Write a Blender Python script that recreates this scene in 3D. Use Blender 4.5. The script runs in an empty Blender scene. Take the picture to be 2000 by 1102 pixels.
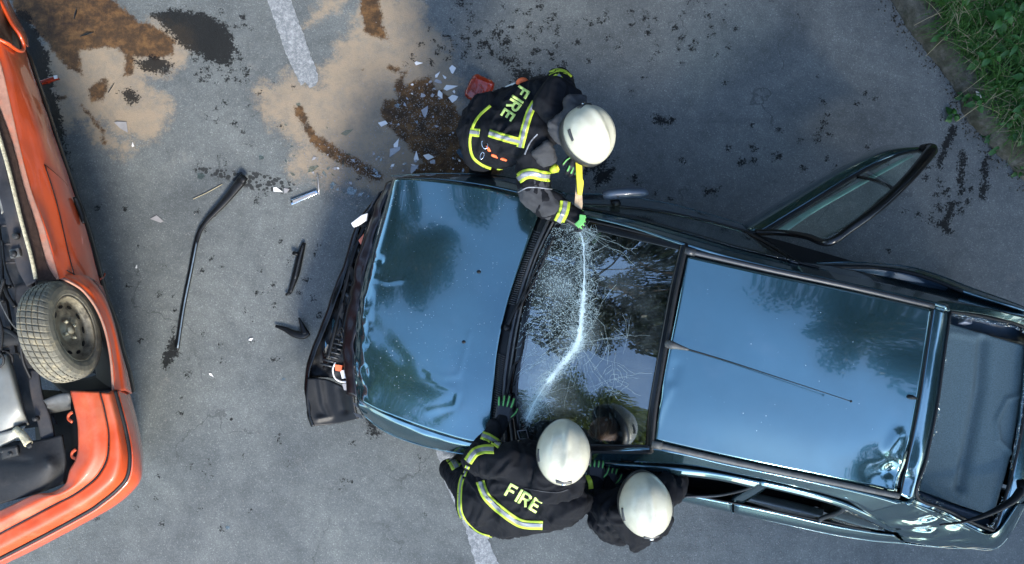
import bpy, bmesh, math, random
import numpy as np
from mathutils import Vector, Matrix, noise
from mathutils.bvhtree import BVHTree

random.seed(7)
R = math.radians
SC = bpy.context.scene
COL = SC.collection

# ------------------------------------------------------------------ camera, sky, sun, exposure
CAM_H, FPX, TILT = 5.5, 1420.0, R(4.0)
cam_d = bpy.data.cameras.new('camera'); cam = bpy.data.objects.new('camera', cam_d); COL.objects.link(cam)
cam.location = (0, 0, CAM_H); cam.rotation_euler = (TILT, 0, 0)
cam_d.sensor_fit = 'HORIZONTAL'; cam_d.sensor_width = 36.0; cam_d.lens = 36.0 * FPX / 2000.0
cam_d.clip_start = 0.05; cam_d.clip_end = 2000
SC.camera = cam

SUN_EL, SUN_AZ = R(36), R(157)          # azimuth clockwise from +Y : the sun stands towards the lower left
world = bpy.data.worlds.new('World'); SC.world = world; world.use_nodes = True
wn = world.node_tree; wn.nodes.clear()
sky = wn.nodes.new('ShaderNodeTexSky'); sky.sky_type = 'NISHITA'; sky.sun_disc = False
sky.sun_elevation = SUN_EL; sky.sun_rotation = SUN_AZ; sky.air_density = 1.0; sky.dust_density = 0.5; sky.ozone_density = 1.5
bg = wn.nodes.new('ShaderNodeBackground'); bg.inputs['Strength'].default_value = 0.15
wo = wn.nodes.new('ShaderNodeOutputWorld')
wn.links.new(sky.outputs[0], bg.inputs[0]); wn.links.new(bg.outputs[0], wo.inputs[0])

sun_d = bpy.data.lights.new('sun', 'SUN'); sun = bpy.data.objects.new('sun', sun_d); COL.objects.link(sun)
sun_d.energy = 1.5; sun_d.angle = R(15); sun_d.color = (1.0, 0.94, 0.84)
sdir = Vector((math.sin(SUN_AZ) * math.cos(SUN_EL), math.cos(SUN_AZ) * math.cos(SUN_EL), math.sin(SUN_EL)))
sun.rotation_euler = sdir.to_track_quat('Z', 'Y').to_euler()
sun.location = sdir * 30

vs = SC.view_settings
vs.view_transform = 'Standard'; vs.look = 'None'; vs.gamma = 1.0; vs.use_curve_mapping = False; vs.exposure = 2.42
SC.render.engine = 'CYCLES'

# ------------------------------------------------------------------ helpers
CT, ST = math.cos(TILT), math.sin(TILT)
def ray(px, py):
    x = (px - 1000.0) / FPX; y = -(py - 551.0) / FPX
    return Vector((x, y * CT + ST, y * ST - CT))
def P(px, py, z=0.0):
    """point of the place seen at photo position (px, py), at height z"""
    d = ray(px, py); t = (z - CAM_H) / d.z
    return Vector((d.x * t, d.y * t, z))
CAMP = Vector((0, 0, CAM_H))

WORLD = {}
def thing(name, label, cat, loc, group=None, kind=None):
    o = bpy.data.objects.new(name, None); COL.objects.link(o)
    o.empty_display_size = 0.1
    o.location = loc; WORLD[o.name] = Vector(loc)
    tag(o, label, cat, group, kind)
    return o
def tag(o, label=None, cat=None, group=None, kind=None):
    if label: o['label'] = label
    if cat: o['category'] = cat
    if group: o['group'] = group
    if kind: o['kind'] = kind
    return o
def link(name, me, parent=None, label=None, recenter=True):
    o = bpy.data.objects.new(name, me); COL.objects.link(o)
    c = Vector((0, 0, 0))
    if recenter and len(me.vertices):
        co = np.empty(len(me.vertices) * 3); me.vertices.foreach_get('co', co); co = co.reshape(-1, 3)
        c = Vector((co.min(0) + co.max(0)) / 2)
        me.transform(Matrix.Translation(-c))
    WORLD[o.name] = c
    if parent is not None:
        o.parent = parent; o.location = c - WORLD[parent.name]
    else:
        o.location = c
    if label: o['label'] = label
    return o
def mesh(name, verts, faces, mat=None, parent=None, smooth=True, label=None, thick=0.0, toff=-1.0):
    me = bpy.data.meshes.new(name)
    me.from_pydata([tuple(v) for v in verts], [], faces); me.update()
    if mat: me.materials.append(mat)
    if smooth: me.shade_smooth()
    o = link(name, me, parent, label)
    if thick:
        m = o.modifiers.new('solid', 'SOLIDIFY'); m.thickness = thick; m.offset = toff
    return o
def bm_obj(name, bm, mat=None, parent=None, smooth=True, label=None):
    me = bpy.data.meshes.new(name); bm.to_mesh(me); bm.free()
    if mat: me.materials.append(mat)
    if smooth: me.shade_smooth()
    return link(name, me, parent, label)

def cr(pts, t):
    """Catmull-Rom through pts, t in 0..1"""
    n = len(pts) - 1
    if n == 0: return pts[0].copy()
    s = min(max(t, 0), 1) * n; i = min(int(s), n - 1); f = s - i
    p1, p2 = pts[i], pts[i + 1]
    p0 = pts[i - 1] if i > 0 else p1 * 2 - p2
    p3 = pts[i + 2] if i + 2 <= n else p2 * 2 - p1
    return 0.5 * ((2 * p1) + (p2 - p0) * f + (2 * p0 - 5 * p1 + 4 * p2 - p3) * f * f + (3 * p1 - p0 - 3 * p2 + p3) * f ** 3)
def path(pts, n):
    return [cr(pts, i / (n - 1)) for i in range(n)]
def PP(l): return [P(*a) for a in l]
class Surf:
    def __init__(self, rows, world=False):
        self.rows = [[Vector(a) if world else P(*a) for a in r] for r in rows]
    def at(self, u, v):
        return cr([cr(r, v) for r in self.rows], u)
    def normal(self, u, v):
        e = 0.01
        a = self.at(min(u + e, 1), v) - self.at(max(u - e, 0), v); b = self.at(u, min(v + e, 1)) - self.at(u, max(v - e, 0))
        n = a.cross(b).normalized()
        return n if n.z > 0 else -n
def patch(name, rows, mat, parent, nu=24, nv=24, thick=0.008, disp=None, label=None, u0=0, u1=1, v0=0, v1=1, off=0.0, surf=None, world=False, smooth=True):
    s = surf or Surf(rows, world)
    V = []
    for i in range(nu + 1):
        for j in range(nv + 1):
            u = u0 + (u1 - u0) * i / nu; v = v0 + (v1 - v0) * j / nv
            p = s.at(u, v)
            if off: p = p + s.normal(u, v) * off
            if disp: p = p + disp(p)
            V.append(p)
    F = []
    w = nv + 1
    flip = s.at(0.6, 0.5) - s.at(0.4, 0.5)
    flip = flip.cross(s.at(0.5, 0.6) - s.at(0.5, 0.4)).z < 0
    for i in range(nu):
        for j in range(nv):
            f = (i * w + j, (i + 1) * w + j, (i + 1) * w + j + 1, i * w + j + 1)
            F.append(f[::-1] if flip else f)
    o = mesh(name, V, F, mat, parent, smooth, label, thick)
    o['surf'] = 0; del o['surf']
    return o
def frames(pts):
    out = []; up = Vector((0, 0, 1))
    for i in range(len(pts)):
        a = pts[max(i - 1, 0)]; b = pts[min(i + 1, len(pts) - 1)]
        t = (b - a).normalized()
        s = t.cross(up)
        if s.length < 1e-3: s = t.cross(Vector((1, 0, 0)))
        s.normalize(); out.append((t, s, s.cross(t).normalized()))
    return out
def tube(name, pts, r, mat, parent=None, seg=8, smoothn=0, label=None, flat=1.0, smooth=True):
    """round or flattened tube along pts; r number or list; flat = height / width"""
    if smoothn:
        n = len(pts); rr = r if isinstance(r, (list, tuple)) else [r] * n
        q = path(pts, smoothn)
        r = [rr[min(int(i / (smoothn - 1) * (n - 1)), n - 2)] * (1 - ((i / (smoothn - 1) * (n - 1)) - min(int(i / (smoothn - 1) * (n - 1)), n - 2))) + rr[min(int(i / (smoothn - 1) * (n - 1)), n - 2) + 1] * ((i / (smoothn - 1) * (n - 1)) - min(int(i / (smoothn - 1) * (n - 1)), n - 2)) for i in range(smoothn)]
        pts = q
    if not isinstance(r, (list, tuple)): r = [r] * len(pts)
    V = []; F = []
    for k, (p, (t, s, u)) in enumerate(zip(pts, frames(pts))):
        for j in range(seg):
            a = 2 * math.pi * j / seg
            V.append(p + s * math.cos(a) * r[k] + u * math.sin(a) * r[k] * flat)
    n = len(pts)
    for k in range(n - 1):
        for j in range(seg):
            F.append((k * seg + j, k * seg + (j + 1) % seg, (k + 1) * seg + (j + 1) % seg, (k + 1) * seg + j))
    F.append(tuple(range(seg))[::-1]); F.append(tuple((n - 1) * seg + j for j in range(seg)))
    return mesh(name, V, F, mat, parent, smooth, label)
def prism(name, poly, z0, z1, mat, parent=None, smooth=False, label=None, bev=0.0):
    """poly: photo positions on height z1; extruded down to z0"""
    pts = [P(a[0], a[1], a[2] if len(a) > 2 else z1) for a in poly]
    return prism_w(name, pts, z1 - z0, mat, parent, smooth, label, bev)
def prism_w(name, pts, h, mat, parent=None, smooth=False, label=None, bev=0.0):
    n = len(pts)
    area = sum(pts[i].x * pts[(i + 1) % n].y - pts[(i + 1) % n].x * pts[i].y for i in range(n))
    if area < 0: pts = pts[::-1]
    V = pts + [p - Vector((0, 0, h)) for p in pts]
    F = [tuple(range(n)), tuple(range(n, 2 * n))[::-1]] + [(i, i + n, (i + 1) % n + n, (i + 1) % n) for i in range(n)]
    o = mesh(name, V, F, mat, parent, smooth, label)
    if bev:
        m = o.modifiers.new('bev', 'BEVEL'); m.width = bev; m.segments = 3; m.limit_method = 'ANGLE'
        o.data.shade_smooth()
    return o
def skirt(name, line, z1, mat, parent, inset=0.0, center=None, n=40, rows=4, bulge=0.0, label=None):
    """side skin from a line of points down to height z1"""
    pts = path(line, n); V = []; F = []
    for p in pts:
        d = Vector((0, 0, 0))
        if center is not None:
            d = (Vector((center.x, center.y, 0)) - Vector((p.x, p.y, 0))).normalized()
        for k in range(rows + 1):
            f = k / rows
            q = p.copy(); q.z = p.z + (z1 - p.z) * f
            q += d * (inset * f * f) - d * bulge * math.sin(math.pi * f)
            V.append(q)
    w = rows + 1
    for i in range(len(pts) - 1):
        for k in range(rows):
            F.append((i * w + k, i * w + k + 1, (i + 1) * w + k + 1, (i + 1) * w + k))
    return mesh(name, V, F, mat, parent, True, label, 0.006, 0)
def fbm(p, s, o=3):
    return noise.fractal(p * s, 1.0, 2.0, o, noise_basis='PERLIN_ORIGINAL')
def ridge_fn(lines, base=None):
    """creases: list of (polyline of photo positions, height z, depth, width)"""
    L = []
    for pl, z, d, w in lines:
        L.append(([P(a[0], a[1], z) for a in pl], d, w))
    def f(p):
        dz = 0.0
        for pts, d, w in L:
            best = 9
            for a, b in zip(pts[:-1], pts[1:]):
                ab = (b - a).xy; ap = (p - a).xy
                t = min(max(ap.dot(ab) / max(ab.dot(ab), 1e-9), 0), 1)
                best = min(best, (ap - ab * t).length)
            dz += d * math.exp(-(best / w) ** 2)
        if base: dz += base(p)
        return Vector((0, 0, dz))
    return f

# ------------------------------------------------------------------ materials
def new_mat(name):
    m = bpy.data.materials.new(name); m.use_nodes = True
    nt = m.node_tree; b = nt.nodes['Principled BSDF']
    return m, nt, b
def N(nt, t, **kw):
    n = nt.nodes.new(t)
    for k, v in kw.items():
        if k.startswith('i_'): n.inputs[k[2:]].default_value = v
        else: setattr(n, k, v)
    return n
def coords(nt): return N(nt, 'ShaderNodeNewGeometry').outputs['Position']
def ntex(nt, scale, detail=4, rough=0.6, vec=None, dist=0.0):
    n = N(nt, 'ShaderNodeTexNoise'); n.inputs['Scale'].default_value = scale
    n.inputs['Detail'].default_value = detail; n.inputs['Roughness'].default_value = rough; n.inputs['Distortion'].default_value = dist
    nt.links.new(vec or coords(nt), n.inputs['Vector'])
    return n.outputs['Fac']
def ramp(nt, fac, stops, interp='LINEAR'):
    r = N(nt, 'ShaderNodeValToRGB'); r.color_ramp.interpolation = interp
    while len(r.color_ramp.elements) < len(stops): r.color_ramp.elements.new(0.5)
    for e, (p, c) in zip(r.color_ramp.elements, stops):
        e.position = p; e.color = (c[0], c[1], c[2], 1) if isinstance(c, (tuple, list)) else (c, c, c, 1)
    nt.links.new(fac, r.inputs[0]); return r.outputs[0]
def mix(nt, fac, a, b, mode='MIX'):
    m = N(nt, 'ShaderNodeMix', data_type='RGBA', blend_type=mode)
    for s, v in ((m.inputs[0], fac), (m.inputs[6], a), (m.inputs[7], b)):
        if hasattr(v, 'is_output'): nt.links.new(v, s)
        elif isinstance(v, (tuple, list)): s.default_value = (v[0], v[1], v[2], 1)
        else: s.default_value = v
    return m.outputs[2]
def math_n(nt, op, a, b=None, c=None, clamp=False):
    m = N(nt, 'ShaderNodeMath', operation=op); m.use_clamp = clamp
    for s, v in zip(m.inputs, (a, b, c)):
        if v is None: continue
        if hasattr(v, 'is_output'): nt.links.new(v, s)
        else: s.default_value = v
    return m.outputs[0]
def sstep(nt, x, lo, hi):
    m = N(nt, 'ShaderNodeMapRange', interpolation_type='SMOOTHSTEP')
    nt.links.new(x, m.inputs[0]); m.inputs[1].default_value = lo; m.inputs[2].default_value = hi
    return m.outputs[0]
def bump(nt, b, h, strength=0.3, dist=0.01):
    n = N(nt, 'ShaderNodeBump'); n.inputs['Strength'].default_value = strength; n.inputs['Distance'].default_value = dist
    nt.links.new(h, n.inputs['Height']); nt.links.new(n.outputs[0], b.inputs['Normal'])
def simple(name, col, rough=0.5, metal=0.0, coat=0.0, var=0.25, scale=12, bmp=0.0, bscale=80, spec=None, dirt=None, dirt_amt=0.5):
    m, nt, b = new_mat(name)
    f = ntex(nt, scale, 5)
    c2 = tuple(x * (1 - var) for x in col); c1 = tuple(min(x * (1 + var), 1) for x in col)
    c = ramp(nt, f, [(0.3, c2), (0.7, c1)])
    if dirt:
        f2 = sstep(nt, ntex(nt, scale * 0.6, 8, 0.7), 0.45, 0.7)
        c = mix(nt, math_n(nt, 'MULTIPLY', f2, dirt_amt), c, dirt)
    nt.links.new(c, b.inputs['Base Color'])
    b.inputs['Roughness'].default_value = rough; b.inputs['Metallic'].default_value = metal
    b.inputs['Coat Weight'].default_value = coat; b.inputs['Coat Roughness'].default_value = 0.04
    if spec is not None: b.inputs['Specular IOR Level'].default_value = spec
    if bmp: bump(nt, b, ntex(nt, bscale, 4), bmp, 0.004)
    return m
def paint(name, col, rough=0.35, metal=0.5, specks=True, dust=0.15, sc=40, pw=7.0, amp=1.0):
    m, nt, b = new_mat(name)
    f = ntex(nt, 1.7, 6, 0.6)
    c = ramp(nt, f, [(0.3, tuple(x * 0.85 for x in col)), (0.75, tuple(x * 1.15 for x in col))])
    du = sstep(nt, ntex(nt, 4, 8, 0.75), 0.5, 0.85)
    c = mix(nt, math_n(nt, 'MULTIPLY', du, dust), c, (0.35, 0.36, 0.36))
    mpp = N(nt, 'ShaderNodeMapping'); mpp.inputs['Rotation'].default_value = (0, 0, .5); mpp.inputs['Scale'].default_value = (1.2, 40, 1); nt.links.new(coords(nt), mpp.inputs[0])
    scr = sstep(nt, ntex(nt, 2.5, 4, 0.7, mpp.outputs[0]), 0.68, 0.74); scr = math_n(nt, 'MULTIPLY', scr, sstep(nt, ntex(nt, 2.0, 3), 0.5, 0.6))
    c = mix(nt, math_n(nt, 'MULTIPLY', scr, 0.35), c, (0.30, 0.32, 0.32))
    if specks:
        v = N(nt, 'ShaderNodeTexVoronoi'); v.inputs['Scale'].default_value = sc; nt.links.new(coords(nt), v.inputs['Vector'])
        sep = N(nt, 'ShaderNodeSeparateColor'); nt.links.new(v.outputs['Color'], sep.inputs[0])
        size = math_n(nt, 'MULTIPLY', math_n(nt, 'POWER', sep.outputs[0], pw), math_n(nt, 'ADD', 0.05 * amp, math_n(nt, 'MULTIPLY', ntex(nt, 1.3, 2), 0.10 * amp)))
        sp = math_n(nt, 'LESS_THAN', v.outputs['Distance'], size)
        den = sstep(nt, ntex(nt, 2.6, 3), 0.38, 0.6)
        sp = math_n(nt, 'MULTIPLY', sp, den)
        c = mix(nt, sp, c, (0.55, 0.6, 0.62))
        rr = mix(nt, sp, (rough,) * 3, (0.9,) * 3); nt.links.new(rr, b.inputs['Roughness'])
        cw = math_n(nt, 'SUBTRACT', 1.0, sp); nt.links.new(cw, b.inputs['Coat Weight'])
    else:
        b.inputs['Roughness'].default_value = rough; b.inputs['Coat Weight'].default_value = 1.0
    nt.links.new(c, b.inputs['Base Color'])
    b.inputs['Metallic'].default_value = metal
    b.inputs['Coat Roughness'].default_value = 0.03; b.inputs['Coat IOR'].default_value = 1.6
    bump(nt, b, ntex(nt, 3, 3), 0.02, 0.02)
    return m
def glass_mat(name, tint=(0.6, 0.75, 0.72), rough=0.0, refl=1.5, frost=0.0, attr=False):
    m = bpy.data.materials.new(name); m.use_nodes = True; nt = m.node_tree; nt.nodes.clear()
    out = N(nt, 'ShaderNodeOutputMaterial')
    t = N(nt, 'ShaderNodeBsdfTransparent'); t.inputs[0].default_value = (*tint, 1)
    g = N(nt, 'ShaderNodeBsdfGlossy'); g.inputs[0].default_value = (1, 1, 1, 1); g.inputs['Roughness'].default_value = rough
    lw = N(nt, 'ShaderNodeLayerWeight'); lw.inputs[0].default_value = .5
    f = math_n(nt, 'ADD', math_n(nt, 'MULTIPLY', math_n(nt, 'POWER', lw.outputs['Facing'], 5.0), 1 - refl), refl)
    mx = N(nt, 'ShaderNodeMixShader'); nt.links.new(f, mx.inputs[0]); nt.links.new(t.outputs[0], mx.inputs[1]); nt.links.new(g.outputs[0], mx.inputs[2])
    last = mx.outputs[0]
    if frost:
        d = N(nt, 'ShaderNodeBsdfDiffuse'); d.inputs[0].default_value = (0.55, 0.62, 0.6, 1)
        fr = sstep(nt, ntex(nt, 60, 6, 0.7), 0.5, 0.75)
        big = sstep(nt, ntex(nt, 3, 5, 0.6), 0.4, 0.7)
        m2 = N(nt, 'ShaderNodeMixShader'); nt.links.new(math_n(nt, 'MULTIPLY', math_n(nt, 'ADD', math_n(nt, 'MULTIPLY', fr, .6), math_n(nt, 'MULTIPLY', big, .4)), N(nt, 'ShaderNodeAttribute', attribute_name='frost').outputs['Fac']) if attr else math_n(nt, 'MULTIPLY', math_n(nt, 'MULTIPLY', fr, big), frost), m2.inputs[0])
        nt.links.new(last, m2.inputs[1]); nt.links.new(d.outputs[0], m2.inputs[2]); last = m2.outputs[0]
    nt.links.new(last, out.inputs[0])
    return m

M = {}
M['paint'] = paint('blue_metallic_paint', (0.060, 0.138, 0.160), 0.17, 0.88, True, .10)
M['paint_hood'] = paint('dusty_blue_metallic_paint', (0.060, 0.138, 0.160), 0.17, 0.88, True, .14, 75, 3.0, 1.7)
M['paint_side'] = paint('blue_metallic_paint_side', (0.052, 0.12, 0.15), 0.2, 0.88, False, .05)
M['orange'] = paint('orange_paint', (0.56, 0.060, 0.005), metal=0.0, rough=0.45, specks=False, dust=0.12)
M['orange_bumper'] = simple('faded_orange_plastic', (0.42, 0.048, 0.006), 0.5, 0, 0.05, 0.15, 5, dirt=(0.45, 0.17, 0.09), dirt_amt=0.4, bmp=0.1)
M['maroon'] = simple('dark_bent_edge', (0.004, 0.0016, 0.002), 0.35)
M['rubber'] = simple('black_rubber', (0.006, 0.0065, 0.007), 0.6, spec=0.3, bmp=0.2)
M['plastic'] = simple('black_plastic', (0.0035, 0.004, 0.0045), 0.45, spec=0.22, dirt=(0.025, 0.025, 0.025), dirt_amt=0.25, bmp=0.15, bscale=40)
M['plastic_gloss'] = simple('glossy_black_plastic', (0.004, 0.0045, 0.005), 0.2, spec=0.35)
M['trim'] = simple('grey_trim', (0.022, 0.024, 0.026), 0.4, bmp=0.1)
M['gutter'] = simple('dirty_grey_gutter', (0.06, 0.062, 0.058), 0.6, dirt=(0.04, 0.035, 0.03), dirt_amt=0.9, scale=30)
M['interior'] = simple('dark_interior_cloth', (0.005, 0.006, 0.008), 0.85, bmp=0.2)
M['seat'] = simple('seat_cloth', (0.012, 0.014, 0.018), 0.9, bmp=0.3)
M['inner_light'] = simple('pale_door_lining', (0.20, 0.23, 0.23), 0.7)
M['carpet'] = simple('parcel_shelf_felt', (0.098, 0.135, 0.140), 1.0, spec=.1, var=0.3, scale=160, bmp=0.6, bscale=350)
M['glass'] = glass_mat('side_glass', (0.88, 0.96, 0.93), 0.0, 0.05)
M['glass_ws'] = glass_mat('windscreen_glass', (0.70, 0.78, 0.78), 0.0, 0.11, 0.10, True)
M['glass_shard'] = glass_mat('shard_glass', (0.85, 0.9, 0.9), 0.1, 0.06, 0.5)
M['cut'] = simple('white_cut_edge', (0.62, 0.72, 0.70), 0.4)
M['crack'] = simple('crushed_glass_white', (0.42, 0.52, 0.50), 0.35, var=0.15)
M['chrome'] = simple('chrome', (0.6, 0.62, 0.64), 0.15, 1.0, var=0.1)
M['steel'] = simple('dirty_steel', (0.17, 0.15, 0.12), 0.45, 0.7, dirt=(0.06, 0.045, 0.03), dirt_amt=0.7, bmp=0.2)
M['white_plastic'] = simple('white_reflector', (0.62, 0.60, 0.57), 0.3, var=0.08)
M['lilac_plastic'] = simple('lilac_lens_plastic', (0.25, 0.24, 0.235), 0.25, coat=0.5, var=0.15)
M['red_plastic'] = simple('red_plastic', (0.20, 0.018, 0.006), 0.25, coat=0.4, var=0.15)
M['amber'] = simple('amber_plastic', (0.7, 0.13, 0.03), 0.25, coat=0.6)
M['jacket'] = simple('navy_black_turnout_cloth', (0.0042, 0.0048, 0.0065), 0.85, spec=0.18, var=0.25, scale=20, bmp=0.35, bscale=240)
M['jacket_grey'] = simple('worn_grey_turnout_cloth', (0.035, 0.036, 0.038), 0.85, spec=0.2, var=0.35, scale=9, bmp=0.3, bscale=200)
M['yellow'] = simple('fluorescent_yellow_tape', (0.36, 0.46, 0.03), 0.6, var=0.12)
M['silver'] = simple('silver_reflective_tape', (0.21, 0.215, 0.225), 0.35, 0.2, var=0.1)
M['letters'] = simple('pale_yellow_letters', (0.48, 0.60, 0.16), 0.5, var=0.1)
M['green'] = simple('green_glove_grip', (0.12, 0.40, 0.10), 0.55, var=0.15)
M['glove'] = simple('black_glove_leather', (0.012, 0.013, 0.015), 0.6, bmp=0.3)
M['skin'] = simple('skin', (0.48, 0.28, 0.19), 0.5, var=0.08)
M['boot'] = simple('black_boot_leather', (0.012, 0.011, 0.01), 0.35)
M['helmet'] = simple('cream_white_helmet', (0.46, 0.44, 0.33), 0.35, coat=0.3, var=0.06, scale=11, dirt=(0.30, 0.28, 0.21), dirt_amt=0.5)
M['helmet_grey'] = simple('grey_helmet_trim', (0.03, 0.03, 0.028), 0.4)
M['orange_strap'] = simple('orange_strap', (0.75, 0.13, 0.03), 0.6)
M['yellow_tool'] = simple('yellow_saw_grip', (0.72, 0.60, 0.04), 0.4, var=0.15)
M['wood'] = simple('pale_wood', (0.45, 0.33, 0.2), 0.6, scale=30)
M['under'] = simple('grey_underbody', (0.026, 0.027, 0.03), 0.7, 0.0, spec=.25, var=0.35, scale=6, dirt=(0.07, 0.055, 0.045), dirt_amt=0.6, bmp=0.3, bscale=30)
M['under_dark'] = simple('black_underseal', (0.007, 0.0075, 0.008), 0.6, spec=0.3, dirt=(0.025, 0.022, 0.02), dirt_amt=0.6, bmp=0.3)
M['underseal'] = simple('brown_stone_chip_seal', (0.032, 0.019, 0.014), 0.85, spec=.12, var=0.3, scale=60, bmp=0.9, bscale=170)
M['sill_dust'] = simple('dusty_faded_sill', (0.30, 0.15, 0.10), 0.65, var=0.2, scale=25, dirt=(0.5, 0.12, 0.05), dirt_amt=0.45, bmp=0.5, bscale=140)
M['crust'] = simple('crusty_seam_sealer', (0.42, 0.37, 0.24), 0.85, var=0.4, scale=60, bmp=1.0, bscale=90)
M['silver_box'] = simple('aluminium_heat_shield', (0.17, 0.17, 0.15), 0.45, 0.2, var=0.15, scale=6, dirt=(0.25, 0.22, 0.16), dirt_amt=0.5, bmp=0.1)
M['tyre'] = simple('dusty_tyre_rubber', (0.10, 0.092, 0.068), 0.9, var=0.3, scale=20, dirt=(0.22, 0.185, 0.115), dirt_amt=1.0, bmp=0.4, bscale=120)
M['rim'] = simple('muddy_steel_rim', (0.27, 0.235, 0.16), 0.5, 0.4, var=0.3, scale=14, dirt=(0.03, 0.025, 0.02), dirt_amt=0.8, bmp=0.3)
M['bark'] = simple('bark', (0.10, 0.075, 0.055), 0.9, bmp=0.8, bscale=20)
M['blue_rag'] = simple('dark_blue_cloth', (0.03, 0.06, 0.09), 0.9)
M['blue_bit'] = simple('blue_plastic', (0.06, 0.09, 0.22), 0.4)
M['straw'] = simple('dry_straw', (0.26, 0.22, 0.13), 0.7)

def leaf_mat(name, c1, c2, rough=0.45):
    m, nt, b = new_mat(name)
    oi = N(nt, 'ShaderNodeObjectInfo')
    f = ntex(nt, 9, 3)
    c = ramp(nt, math_n(nt, 'ADD', math_n(nt, 'MULTIPLY', f, 0.7), math_n(nt, 'MULTIPLY', oi.outputs['Random'], 0.3)), [(0.3, c1), (0.75, c2)])
    nt.links.new(c, b.inputs['Base Color']); b.inputs['Roughness'].default_value = rough
    b.inputs['Specular IOR Level'].default_value = 0.35
    tr = N(nt, 'ShaderNodeBsdfTranslucent'); nt.links.new(c, tr.inputs[0])
    mx = N(nt, 'ShaderNodeMixShader'); mx.inputs[0].default_value = 0.3
    out = nt.nodes['Material Output']
    nt.links.new(b.outputs[0], mx.inputs[1]); nt.links.new(tr.outputs[0], mx.inputs[2]); nt.links.new(mx.outputs[0], out.inputs[0])
    return m
M['leaf_tree'] = leaf_mat('tree_leaf', (0.012, 0.022, 0.006), (0.06, 0.085, 0.016))
M['leaf_sunny'] = leaf_mat('sunlit_tint_tree_leaf', (0.07, 0.11, 0.015), (0.26, 0.30, 0.045))  # brighter copy of the tree leaf, sunlight on the crown put into its colour
M['leaf_nettle'] = leaf_mat('nettle_leaf', (0.016, 0.06, 0.014), (0.05, 0.15, 0.03))
M['leaf_bright'] = leaf_mat('young_leaf', (0.016, 0.06, 0.010), (0.045, 0.13, 0.024))
M['grass'] = leaf_mat('grass_blade', (0.022, 0.07, 0.012), (0.07, 0.17, 0.03))

# ------------------------------------------------------------------ ground: road with its stains
def poly_sd(X, Y, poly):
    """signed distance to a polygon, positive inside"""
    n = len(poly); d = np.full(X.shape, 1e9); ins = np.zeros(X.shape, bool)
    for i in range(n):
        ax, ay = poly[i]; bx, by = poly[(i + 1) % n]
        ex, ey = bx - ax, by - ay; wx, wy = X - ax, Y - ay
        t = np.clip((wx * ex + wy * ey) / max(ex * ex + ey * ey, 1e-12), 0, 1)
        d = np.minimum(d, (wx - ex * t) ** 2 + (wy - ey * t) ** 2)
        c = ((ay > Y) != (by > Y)) & (X < (bx - ax) * (Y - ay) / ((by - ay) if by != ay else 1e-12) + ax)
        ins ^= c
    d = np.sqrt(d)
    return np.where(ins, d, -d)
def seg_sd(X, Y, pts, w):
    d = np.full(X.shape, 1e9)
    for (ax, ay), (bx, by) in zip(pts[:-1], pts[1:]):
        ex, ey = bx - ax, by - ay; wx, wy = X - ax, Y - ay
        t = np.clip((wx * ex + wy * ey) / max(ex * ex + ey * ey, 1e-12), 0, 1)
        d = np.minimum(d, np.sqrt((wx - ex * t) ** 2 + (wy - ey * t) ** 2))
    return w - d
def g(l): return [tuple(P(x, y, 0).xy) for x, y in l]
PXM = 1 / 258.0
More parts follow.
